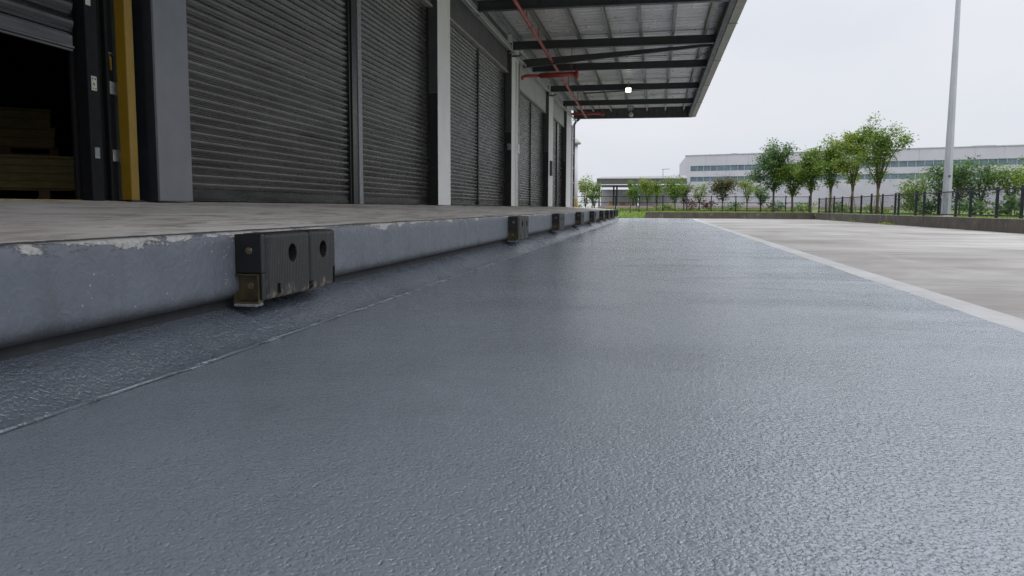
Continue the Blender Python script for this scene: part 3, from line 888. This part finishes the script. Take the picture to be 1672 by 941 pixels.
# ------------------------------------------------------------------ retaining walls, pole, fences
t = thing('retaining_wall', (12.35, 40, 0), 'low stained concrete wall running along the side of the yard below the black fence', 'wall')
def wallseg(name, o, u, w, L, par):
    k = max(1, round(L / 5.2)); d = L / k
    mb = MB()
    for i in range(k):
        e = random.uniform(-.006, .006); h = .478 + random.uniform(-.006, .006)
        mb.obox(o, u, w, (i * d + .004, (i + 1) * d - .004), (e, .26 + e), -.1, h)
    mb.build('wall', M['retain'], par, bevel=.008)
    mb = MB(); mb.obox(o, u, w, (0.01, L - .01), (.035, .225), .35, .4885); mb.build('coping', M['coping'], par)
wallseg('w', (12.2, 4), (0, 1), (1, 0), 61.1, t)
t2 = thing('retaining_wall', (6, 65.2, 0), 'low dark concrete wall closing the far end of the yard below the lawn', 'wall')
wallseg('w', (-.75, 65.12), (1, 0), (0, 1), 12.94, t2)

t = thing('light_pole', (13.0, 39.25, .45), 'tall tapered galvanised light pole rising behind the yard wall', 'light pole')
mb = MB(); n = 10
pts = [(13.0, 39.25, .50), (13.0, 39.25, 4.0), (13.0, 39.25, 12.0)]
mb.tube(pts, [.215, .172, .085], 8, smooth=False); mb.build('shaft', M['pole'], t)
mb = MB(); mb.box(12.68, 13.32, 38.93, 39.57, .43, .50); mb.build('base_plate', M['pole'], t, bevel=.01)
mb = MB(); mb.box(12.95, 13.05, 39.02, 39.06, 2.25, 2.33); mb.build('hatch', M['beam'], t)
mb = MB(); mb.tube([(13.0, 39.25, 11.9), (12.2, 39.25, 12.3), (11.6, 39.25, 12.35)], .05, 8); mb.build('arm', M['pole'], t)
mb = MB(); mb.box(10.9, 11.6, 39.1, 39.4, 12.28, 12.42); mb.build('lamp_head', M['lamp_body'], t, bevel=.03)

def fence(name, o, u, w, L, z0, z1, label, posts, cell=.085, rails=2, wire=.0020, base=None):
    t = thing(name, (o[0] + u[0] * L / 2, o[1] + u[1] * L / 2, z0), label, 'fence')
    for s in posts:
        mb = MB(); tall = s in posts[::4]
        mb.obox(o, u, w, (s - .04, s + .04), (-.05, .05), z0 - .12, z1 + (.10 if not tall else .16)); mb.build('post', M['fence'], t, bevel=.008)
    for z in ([z0 + .07, z1] if rails == 2 else [z0 + .07, (z0 + z1) / 2 + .1, z1]):
        mb = MB(); mb.obox(o, u, w, (0, L), (-.075, -.051), z - .025, z + .025); mb.build('rail', M['fence'], t)
    mb = MB(); H = z1 - z0 - .08; zz = z0 + .075
    O, U = Vector((*o, 0)), Vector((*u, 0)); W_ = Vector((*w, 0))
    k = int((L + H) / cell)
    for sgn in (1, -1):
        for i in range(k):
            s0 = i * cell - (H if sgn == 1 else 0); s1 = s0 + H * sgn
            a, b_ = (s0, 0), (s1, H)
            # clip to 0..L
            pts = []
            for (s, h) in (a, b_):
                pts.append((s, h))
            (sa, ha), (sb, hb) = pts
            if min(sa, sb) >= L or max(sa, sb) <= 0: continue
            def at(s): return ha + (hb - ha) * (s - sa) / (sb - sa)
            na, nb = min(max(sa, 0), L), min(max(sb, 0), L)
            ha2, hb2 = at(na), at(nb)
            if abs(na - nb) < .02: continue
            p, q = O + U * na + Vector((0, 0, zz + ha2)), O + U * nb + Vector((0, 0, zz + hb2))
            off = W_ * (.055 + .004 * sgn)
            mb.tube([p + off, q + off], wire, 3, caps=False)
    mb.build('wire_mesh', M['fence'], t, fixn=False)
    return t
pf = [0.3, 1.2] + [2.9, 5.0, 7.6, 9.2, 11.4, 13.4, 14.6, 17.5, 18.1, 20.6, 23, 25.4, 28, 30.6, 33.2, 36]
fence('boundary_fence', (12.78, 28.2), (0, 1), (1, 0), 38.8, .50, 1.56, 'black wire mesh fence standing on the lawn along the side wall', pf + [38.6])
fence('boundary_fence', (-7.5, 70.0), (1, 0), (0, 1), 20.2, .56, 1.78, 'dark wire mesh fence crossing the lawn behind the small trees', [x * 2.02 + .05 for x in range(10)] + [20.1], rails=3)

# weeds at the foot of the wall
def weed(x, y, label, n=40, r=.35):
    m = MB()
    for _ in range(n):
        a = random.uniform(0, 6.28); q = random.random() * r; bx, by_ = x - abs(math.cos(a)) * q * .35, y + math.sin(a) * q * 1.4
        l = random.uniform(.06, .16); d = random.uniform(0, 6.28); w = .025
        b = len(m.v)
        m.v += [(bx - w, by_, -.01), (bx + w, by_, -.01), (bx + l * math.cos(d) * .6 + w, by_ + l * math.sin(d) * .6, l * .8), (bx + l * math.cos(d), by_ + l * math.sin(d), l * .6)]
        m.face((b, b + 1, b + 2, b + 3))
    tag(m.build('weed', M['leaf_bright'], loc=(x, y, 0), fixn=False), label, 'weed', 'weeds at the wall foot')
weed(12.12, 45.0, 'bright green weed clump at the wall foot below the tallest tree', 90, .8)
weed(12.12, 52.5, 'small weed at the wall foot right of the wall corner', 40, .4)
weed(12.12, 58.0, 'thin weed at the wall foot close to the wall corner', 40, .5)

# ------------------------------------------------------------------ trees
def tree(kind, x, y, H, rad, base, leafmat, n, leaf, label, group, seed, tr=.07, limbs=7, lean=0, stake=False, up=1.0, crown0=.36, clump=.34, cat='tree'):
    rnd = random.Random(seed)
    z0 = lawn_z(x, y) - .03 if base is None else base
    t = thing(kind, (x, y, z0), label, cat, group)
    mb = MB()
    hb = H * crown0
    trunk = [(x, y, z0 - .05)]
    for i in range(1, 6):
        f = i / 5
        trunk.append((x + lean * f * H + rnd.uniform(-.03, .03) * H * .12, y + rnd.uniform(-.03, .03) * H * .12, z0 + hb * f * 1.15))
    mb.tube(trunk, [tr * (1.25 if i == 0 else 1 - .07 * i) for i in range(6)], 8)
    top = Vector(trunk[-1])
    tips = []
    for k in range(limbs):
        a = 2 * math.pi * (k + rnd.uniform(-.3, .3)) / limbs
        el = rnd.uniform(.35, 1.1) * up
        reach = rad * rnd.uniform(.6, 1.05)
        zt = rnd.uniform(.15, 1.0) if k else 1.0
        if k % 3 == 0: reach *= .45; zt = rnd.uniform(.8, 1)
        st = Vector(trunk[3 + k % 3])
        end = Vector((top.x + math.cos(a) * reach, top.y + math.sin(a) * reach, z0 + hb + (H - hb) * (.25 + .70 * zt)))
        mid = st.lerp(end, .5) + Vector((0, 0, .10 * H * (1 if el > .6 else .3))) * .5
        pts = [st, st.lerp(mid, .5) + Vector((0, 0, -.01 * H)), mid, mid.lerp(end, .55), end]
        mb.tube(pts, [tr * .55, tr * .42, tr * .3, tr * .18, tr * .06], 6)
        for q in range(1, 5):
            p = pts[q]
            tips.append((p, .65 + .12 * q))
        for s in range(5):
            f = rnd.uniform(.3, 1)
            p0 = mid.lerp(end, f) if f > .2 else mid
            d = Vector((rnd.gauss(0, 1), rnd.gauss(0, 1), rnd.gauss(.35, .6))).normalized() * rad * rnd.uniform(.25, .55)
            p1 = p0 + d
            mb.tube([p0, p0.lerp(p1, .5) + Vector((0, 0, .02)), p1], [tr * .15, tr * .1, tr * .03], 4)
            tips.append((p0.lerp(p1, .6), .8)); tips.append((p1, .9))
    mb.build('trunk', M['bark'], t)
    m = MB()
    cr = rad * clump
    for i in range(int(n * 1.9)):
        p, s = tips[rnd.randrange(len(tips))]
        g = Vector((rnd.gauss(0, 1), rnd.gauss(0, 1), rnd.gauss(0, .8))) * cr * .54 * s
        c = p + g
        if c.z < z0 + hb * .75: continue
        L = leaf * .74 * rnd.uniform(.6, 1.3); W = L * rnd.uniform(.24, .4)
        d = (Vector((rnd.gauss(0, 1), rnd.gauss(0, 1), rnd.gauss(-.1, .6))) + g.normalized() * .9).normalized()
        sd = d.cross(Vector((rnd.gauss(0, .5), rnd.gauss(0, .5), 1))).normalized() * W
        b = len(m.v)
        up_ = d.cross(sd).normalized() * L * .12
        m.v += [tuple(c), tuple(c + d * L * .5 + sd - up_), tuple(c + d * L), tuple(c + d * L * .5 - sd - up_)]
        m.face((b, b + 1, b + 2)); m.face((b, b + 2, b + 3))
    m.build('crown', M[leafmat], t, fixn=False)
    if stake:
        for (dx, dy) in ((.28, .1), (-.26, -.12)):
            mb = MB(); mb.tube([(x + dx * 1.3, y + dy, z0 - .05), (x + dx * .35, y + dy * .4, z0 + 1.35)], .03, 6); mb.build('stake', M['stake'], t)
    return t

row = 'young trees in the row behind the wall corner'
def px(xX, Y): return xX * Y
for (k, Y, H, rad, mat, n, lab, seed, lf, st) in (
        (.1390, 69.0, 5.3, 1.55, 'leaf_deep', 3600, 'broad dark green tree at the left end of the tree row', 11, .24, False),
        (.1608, 68.0, 4.1, 1.25, 'leaf_green', 2800, 'shorter tree beside the broad dark green one in the row', 12, .22, False),
        (.1817, 66.5, 5.0, 1.25, 'leaf_green', 3000, 'slim dense tree standing behind the wall corner', 13, .22, False),
        (.2038, 65.0, 5.5, 1.35, 'leaf_green', 3200, 'leafy tree just right of the wall corner with splayed stakes', 14, .23, True),
        (.2278, 58.5, 5.6, 1.25, 'leaf_bright', 2900, 'bright green tree left of the tallest tree in the row', 15, .22, True),
        (.2563, 52.5, 5.55, 1.45, 'leaf_green', 2600, 'tallest tree in the row, with an open crown of upright limbs', 16, .21, True)):
    tree('broadleaf_tree', k * Y, Y, H, rad, None, mat, n, lf, lab, row, seed, tr=.105, limbs=8, stake=st, crown0=.36, clump=.36 if seed < 15 else .29)

sm = 'small trees on the lawn at the end of the yard'
for (x, Y, H, rad, mat, n, lab, seed, c0, cl) in (
        (-6.35, 74, 3.0, .85, 'leaf_bright', 900, 'pale green shrubby tree just right of the warehouse end', 21, .10, .42),
        (-5.45, 73, 2.5, .65, 'leaf_green', 700, 'narrow bushy tree left of the open shed', 22, .12, .42),
        (-2.1, 69.2, 2.75, .32, 'leaf_green', 330, 'very thin sapling in front of the shed posts', 23, .35, .5),
        (-1.75, 78, 2.5, .75, 'leaf_deep', 800, 'round dark tree under the shed roof line', 24, .2, .45),
        (-.72, 73, 2.85, .95, 'leaf_bright', 1000, 'light leafy tree with two trunks in front of the shed', 25, .3, .36),
        (.1, 71.5, 2.7, .5, 'leaf_green', 420, 'slender tree with a sparse top at the end of the wall', 26, .3, .4),
        (1.75, 74, 2.95, 1.05, 'leaf_green', 1300, 'full leafy tree in front of the white building corner', 27, .3, .4),
        (2.6, 76, 2.5, .8, 'leaf_russet', 800, 'brownish tree touching the full leafy tree', 28, .3, .4),
        (3.95, 75, 2.45, .8, 'leaf_bright', 420, 'small wispy tree left of the round russet tree', 29, .33, .3),
        (5.9, 73.5, 2.85, 1.25, 'leaf_russet', 1800, 'round russet green tree on a short dark trunk', 30, .36, .42),
        (8.05, 74, 2.95, 1.05, 'leaf_bright', 650, 'sparse pale tree right of the round russet tree', 31, .3, .34),
        (9.5, 76, 2.2, .8, 'leaf_deep', 700, 'dark low tree behind the broad tree of the row', 32, .25, .42)):
    tree('young_tree', x, Y, H, rad, None, mat, n, .2, lab, sm, seed, tr=.055, limbs=6, crown0=c0, clump=cl)

rb = 'bushy trees beyond the side fence'
for (x, Y, H, rad, mat, n, lab, seed, c0) in (
        (14.9, 50, 2.2, 1.15, 'leaf_green', 1300, 'rounded bush tree right of the tallest tree beyond the fence', 41, .2),
        (15.3, 47, 2.85, 1.0, 'leaf_deep', 1500, 'dark tree left of the light pole beyond the fence', 42, .2),
        (15.9, 46, 2.75, .95, 'leaf_deep', 1500, 'dark feathery tree right behind the light pole', 43, .2),
        (17.3, 47, 2.75, 1.05, 'leaf_deep', 1600, 'bushy tree right of the light pole beyond the fence', 44, .2),
        (18.4, 46, 2.5, 1.0, 'leaf_green', 1300, 'leafy tree before the last window band on the right', 45, .2),
        (18.3, 42.5, 2.75, 1.2, 'leaf_bright', 1600, 'large yellow green tree at the right edge of the photo', 46, .18),
        (20.4, 46, 3.1, 1.3, 'leaf_green', 1500, 'tall tree behind the yellow green tree at the right edge', 47, .2)):
    tree('bushy_tree', x, Y, H, rad, None, mat, int(n * .6), .2, lab, rb, seed, tr=.07, limbs=7, crown0=c0, clump=.42)

def shrub(x, y, r, h, mat, label, seed, n=260):
    rnd = random.Random(seed); m = MB(); z0 = lawn_z(x, y)
    lobes = [(rnd.uniform(-.6, .6) * r, rnd.uniform(-.5, .5) * r, rnd.uniform(.3, .75) * h, rnd.uniform(.45, .7)) for _ in range(6)]
    for _ in range(n):
        lx, ly, lz, s = rnd.choice(lobes)
        c = Vector((x + lx + rnd.gauss(0, .4) * r * s, y + ly + rnd.gauss(0, .4) * r * s, z0 + max(.03, lz + rnd.gauss(0, .34) * h * s)))
        d = Vector((rnd.gauss(0, 1), rnd.gauss(0, 1), rnd.gauss(.4, .6))).normalized(); L = rnd.uniform(.12, .24)
        sd = d.cross(Vector((rnd.gauss(0, .4), rnd.gauss(0, .4), 1))).normalized() * L * .4
        b = len(m.v)
        m.v += [tuple(c), tuple(c + d * L * .5 + sd), tuple(c + d * L), tuple(c + d * L * .5 - sd)]
        m.face((b, b + 1, b + 2, b + 3))
    t = thing('shrub', (x, y, z0), label, 'shrub', 'shrubs around the lawn')
    m.build('foliage', M[mat], t, fixn=False)
    s = MB()
    for _ in range(3): s.tube([(x, y, z0 - .03), (x + rnd.uniform(-.3, .3) * r, y + rnd.uniform(-.3, .3) * r, z0 + h * .5)], [.02, .01], 5)
    s.build('stem', M['bark'], t)
for (x, y, r, h, mat, lab, s, n) in (
        (-7.0, 72, .9, .8, 'leaf_bright', 'yellow green shrub at the foot of the warehouse corner', 1, 300),
        (.9, 78, 1.0, .55, 'leaf_bright', 'low yellow green shrub at the left end of the far wall', 2, 260),
        (3.3, 79, 1.2, 1.1, 'leaf_red', 'red brown shrub under the white building corner', 3, 380),
        (5.0, 79, .9, .85, 'leaf_red', 'second red brown shrub left of the round russet tree', 4, 280),
        (7.1, 78, 1.3, .7, 'leaf_deep', 'dark low shrub right of the round russet tree', 5, 330),
        (10.9, 76, 1.0, .8, 'leaf_deep', 'dark shrub between trunks of the tree row', 6, 300),
        (12.9, 74, 1.3, .9, 'leaf_green', 'green shrub behind the wall corner and fence', 7, 360),
        (14.6, 66, 1.1, .8, 'leaf_green', 'green shrub left of the tallest tree trunk', 8, 330),
        (14.4, 56, .9, .55, 'leaf_bright', 'low bright shrub just behind the tallest tree', 9, 240),
        (14.4, 46.5, 1.1, .9, 'leaf_deep', 'dark shrub behind the fence left of the light pole', 10, 420),
        (15.6, 43.2, 1.0, .8, 'leaf_deep', 'dark shrub behind the fence right of the light pole', 11, 380),
        (16.6, 41, 1.0, .95, 'leaf_deep', 'dense dark shrub midway between pole and photo edge', 12, 380),
        (17.4, 38.8, 1.1, .9, 'leaf_green', 'green shrub behind the fence at the right edge', 13, 380),
        (15.9, 52.5, 1.3, 1.0, 'leaf_green', 'wide green shrub below the rounded bush tree', 14, 400)):
    shrub(x, y, r, h, mat, lab, s, n)

# ------------------------------------------------------------------ white factory building far behind
A, B = Vector((5.2, 150, 0)), Vector((62, 127.7, 0))
U = (B - A).normalized(); Wn = Vector((-U.y, U.x, 0))          # Wn points away from the camera
L = (B - A).length
o2, u2, w2 = (A.x, A.y), (U.x, U.y), (Wn.x, Wn.y)
fb = thing('factory_building', (A.x, A.y, 0), 'long white grey factory building with two blue window bands', 'building')
Z1 = 10.26
mb = MB()
for i in range(int(L / 3.7)):
    a = i * L / int(L / 3.7); b_ = (i + 1) * L / int(L / 3.7)
    mb.obox(o2, u2, w2, (a + .012, b_ - .012), (0, .3), 8.42, Z1)
    mb.obox(o2, u2, w2, (a + .012, b_ - .012), (0.002, .3), 6.45, 7.48)
mb.obox(o2, u2, w2, (.02, 1.0), (.004, .3), 7.49, 8.41); mb.obox(o2, u2, w2, (.02, 1.0), (.004, .3), 5.6, 6.44)
mb.build('wall', M['bwall'], fb)
mb = MB(); mb.obox(o2, u2, w2, (0, L), (.02, .3), -.1, 5.6); mb.build('lower_wall', M['bwall_low'], fb)
mb = MB(); mb.hexa([(A.x + U.x * .02 + Wn.x * .32, A.y + U.y * .02 + Wn.y * .32, z) if q == 0 else (B.x + Wn.x * .32, B.y + Wn.y * .32, z) if q == 1 else (75, 170, z) if q == 2 else (4.95, 178, z) for z in (-.1, Z1 - .02) for q in range(4)]); mb.build('side_wall', M['bwall'], fb)
mb = MB(); mb.obox(o2, u2, w2, (-.06, L), (-.08, .35), Z1, Z1 + .14); mb.build('parapet_cap', M['broof'], fb)
for (z0, z1) in ((7.5, 8.4), (5.62, 6.43)):
    k = int((L - 1.1) / 2.45)
    for i in range(k):
        a = 1.05 + i * 2.45
        mb = MB(); mb.obox(o2, u2, w2, (a, a + 2.44), (.12, .2), z0, z1)
        wdw = mb.build('window', M['glass'], fb)
        if i < 24:
            mb = MB(); mb.obox(o2, u2, w2, (a + 1.16, a + 1.24), (.06, .115), z0, z1); mb.obox(o2, u2, w2, (a + 2.34, a + 2.43), (.05, .115), z0, z1)
            mb.build('frame', M['wframe'], wdw)
for (s, l, h) in ((7, 1.3, .35), (10.5, 1.6, .3), (13, 1, .25), (24.5, 3.2, .55), (36, 4, .3), (45, 3.5, .35), (52, 3, .3)):
    mb = MB(); mb.obox(o2, u2, w2, (s, s + l), (4, 6), Z1 - .1, Z1 + .1 + h); mb.obox(o2, u2, w2, (s + .2, s + l - .2), (4.3, 5.7), Z1 + .1 + h, Z1 + .15 + h); mb.build('rooftop_unit', M['bshade'], fb)
mb = MB(); mb.obox(o2, u2, w2, (11.2, 11.5), (-.25, -.05), .1, 5.8)
mb.obox(o2, u2, w2, (25.1, 25.35), (-.25, -.05), .1, 5.8)
mb.build('downpipe', M['bwall'], fb)

# open shed in front of its corner
sh = thing('open_shed', (-2, 115, 0), 'low open sided shed with a dark fascia and slim dark posts', 'shed')
mb = MB(); mb.hexa([(-8.35, 114.8, 4.9), (4.4, 116.5, 4.98), (4.4, 127, 5.75), (-8.35, 127, 5.55), (-8.35, 114.8, 4.99), (4.4, 116.5, 5.08), (4.4, 127, 5.85), (-8.35, 127, 5.65)])
mb.build('roof', M['shed_roof'], sh)
mb = MB(); mb.hexa([(-8.3, 114.9, 4.12), (4.35, 116.6, 4.25), (4.35, 116.75, 4.25), (-8.3, 115.05, 4.12), (-8.3, 114.9, 4.895), (4.35, 116.6, 4.975), (4.35, 116.75, 4.975), (-8.3, 115.05, 4.895)])
mb.build('fascia', M['bdark'], sh)
mb = MB(); mb.box(-8.3, 4.35, 117, 126.8, 4.0, 4.11); mb.build('soffit', M['bshade'], sh)
for x in (-8.1, -6.0, -5.55, -3.2, .2):
    mb = MB(); mb.box(x - .11, x + .11, 117.2, 117.42, 0, 4.0); mb.build('post', M['fence'], sh)
mb = MB()
for i in range(8): mb.box(-8.3 + i * .7, -8.3 + i * .7 + .69, 124, 124.2, .3, 3.6)
for i in range(10): mb.box(-2.4 + i * .7, -2.4 + i * .7 + .69, 124, 124.2, .3, 3.9)
mb.build('rear_wall', M['bwall'], sh)
t = thing('roof_lamp', (.98, 119, 5.2), 'thin lamp post with a short arm standing on the shed roof', 'lamp')
mb = MB(); mb.tube([(1.0, 119, 5.05), (1.0, 119, 6.45)], .05, 6); mb.build('mast', M['plate'], t)
mb = MB(); mb.tube([(.8, 119, 6.4), (1.9, 119, 6.48)], .05, 6); mb.build('arm', M['plate'], t)
for (x, y, z, w, h, mat, lab) in ((-6.5, 120, .72, .9, 1.1, 'box_yellow', 'yellow covered load under the shed left of its posts'), (-4.9, 120.5, .72, .9, .9, 'box_tan', 'tan boxed load under the shed between its posts'), (-3.9, 120, .72, .7, 1.0, 'box_yellow', 'small yellow load under the shed right of its posts')):
    t = thing('covered_load', (x, y, z), lab, 'load', 'loads stored under the shed')
    mb = MB(); mb.hexa([(x - w / 2, y, z), (x + w / 2, y, z), (x + w / 2, y + 1, z), (x - w / 2, y + 1, z), (x - w * .35, y + .1, z + h), (x + w * .4, y + .1, z + h * .9), (x + w * .4, y + .9, z + h), (x - w * .38, y + .9, z + h * .95)]); mb.build('cover', M[mat], t, bevel=.08)
    mb = MB(); mb.box(x - w / 2 - .1, x + w / 2 + .1, y - .05, y + 1.1, z - .45, z - .002); mb.build('base', M['timber_old'], t)

# far end of the warehouse: vent stack and yellow bollard
t = thing('vent_stack', (-5.42, 54, 0), 'white vent stack with a grey conical cap beyond the warehouse end', 'vent stack')
mb = MB(); mb.tube([(-5.42, 54, 0), (-5.42, 54, 5.05)], [.26, .22], 16); mb.build('pipe', M['bwall'], t)
mb = MB(); mb.lathe((-5.42, 54, 5.05), [(.18, 0), (.40, -.02), (.44, .06), (.36, .14), (.14, .36), (0, .42)], 18); mb.build('cap', M['coping'], t)
t = thing('bollard', (-5.2, 52.4, 0), 'yellow bollard past the far corner of the warehouse', 'bollard')
mb = MB(); mb.tube([(-5.12, 52.4, 0), (-5.12, 52.4, 1.35)], .11, 14); mb.lathe((-5.12, 52.4, 1.35), [(.11, 0), (.08, .05), (0, .07)], 14); mb.build('post', M['yellow'], t)

# ------------------------------------------------------------------ world, sun, camera
ZENITH = 2.7
w = bpy.data.worlds.new('World'); S.world = w; w.use_nodes = True
nt = w.node_tree; bg = nt.nodes['Background']
sky = nt.nodes.new('ShaderNodeTexSky'); sky.sky_type = 'NISHITA'; sky.sun_disc = False
SUN_EL, SUN_AZ = R(52), R(120)                # azimuth clockwise from +Y: sun veiled high on the right, behind the camera
sky.sun_elevation = SUN_EL; sky.sun_rotation = SUN_AZ; sky.air_density = 1.0; sky.dust_density = 3.0
hs = nt.nodes.new('ShaderNodeHueSaturation'); hs.inputs['Saturation'].default_value = .45; hs.inputs['Value'].default_value = 1.0
nt.links.new(sky.outputs[0], hs.inputs['Color'])
tc = nt.nodes.new('ShaderNodeTexCoord')
mp = nt.nodes.new('ShaderNodeMapping'); mp.inputs['Scale'].default_value = (1, 1, 3.2)
nt.links.new(tc.outputs['Generated'], mp.inputs['Vector'])
nz = nt.nodes.new('ShaderNodeTexNoise'); nz.inputs['Scale'].default_value = 1.7; nz.inputs['Detail'].default_value = 5; nz.inputs['Distortion'].default_value = .6
nt.links.new(mp.outputs[0], nz.inputs['Vector'])
cr = nt.nodes.new('ShaderNodeValToRGB')
cr.color_ramp.elements[0].position = .34; cr.color_ramp.elements[0].color = (.83, .875, .985, 1)
cr.color_ramp.elements[1].position = .64; cr.color_ramp.elements[1].color = (.985, 1.01, 1.07, 1)
nt.links.new(nz.outputs['Fac'], cr.inputs['Fac'])
sc = nt.nodes.new('ShaderNodeMix'); sc.data_type = 'RGBA'; sc.blend_type = 'MULTIPLY'; sc.inputs[0].default_value = 1
sc.inputs[7].default_value = (9.0, 9.0, 9.0, 1)
nt.links.new(cr.outputs[0], sc.inputs[6])
mx = nt.nodes.new('ShaderNodeMix'); mx.data_type = 'RGBA'; mx.inputs[0].default_value = .84
nt.links.new(hs.outputs[0], mx.inputs[6]); nt.links.new(sc.outputs[2], mx.inputs[7])
# an overcast sky is about three times brighter overhead than at the horizon
sx = nt.nodes.new('ShaderNodeSeparateXYZ'); nt.links.new(tc.outputs['Generated'], sx.inputs[0])
mr = nt.nodes.new('ShaderNodeMapRange'); mr.interpolation_type = 'SMOOTHSTEP'
mr.inputs['From Min'].default_value = .17; mr.inputs['From Max'].default_value = .80; mr.inputs['To Min'].default_value = 1; mr.inputs['To Max'].default_value = ZENITH
nt.links.new(sx.outputs['Z'], mr.inputs['Value'])
vm = nt.nodes.new('ShaderNodeVectorMath'); vm.operation = 'SCALE'
nt.links.new(mx.outputs[2], vm.inputs[0]); nt.links.new(mr.outputs[0], vm.inputs['Scale'])
nt.links.new(vm.outputs[0], bg.inputs['Color'])
bg.inputs['Strength'].default_value = .1

sl = bpy.data.lights.new('sun', 'SUN'); sl.energy = 1.0; sl.angle = R(25); sl.color = (1, .97, .93)
so = bpy.data.objects.new('sun', sl); COL.objects.link(so)
d = Vector((math.sin(SUN_AZ) * math.cos(SUN_EL), math.cos(SUN_AZ) * math.cos(SUN_EL), math.sin(SUN_EL)))
so.rotation_euler = (-d).to_track_quat('-Z', 'Y').to_euler()
so.location = (20, -10, 30)

cam = bpy.data.cameras.new('camera'); co = bpy.data.objects.new('camera', cam); COL.objects.link(co)
psi, th, ro = R(10.129), R(5.777), R(.25)
f = Vector((-math.sin(psi) * math.cos(th), math.cos(psi) * math.cos(th), -math.sin(th)))
r0 = Vector((math.cos(psi), math.sin(psi), 0)); u0 = r0.cross(f)
rr = r0 * math.cos(ro) + u0 * math.sin(ro); uu = u0 * math.cos(ro) - r0 * math.sin(ro)
co.matrix_world = Matrix(((rr.x, uu.x, -f.x, 0), (rr.y, uu.y, -f.y, 0), (rr.z, uu.z, -f.z, .8), (0, 0, 0, 1)))
cam.sensor_width = 36; cam.lens = 36 * 1300 / 1672
cam.clip_start = .05; cam.clip_end = 6000
cam.dof.use_dof = True; cam.dof.focus_distance = 6.5; cam.dof.aperture_fstop = 8.0
S.camera = co

S.render.engine = 'CYCLES'
S.view_settings.view_transform = 'Standard'; S.view_settings.look = 'None'
S.view_settings.exposure = 0; S.view_settings.gamma = 1
S.cycles.use_denoising = True; S.cycles.denoising_prefilter = 'NONE'
S.cycles.max_bounces = 8
S.cycles.sample_clamp_indirect = 4
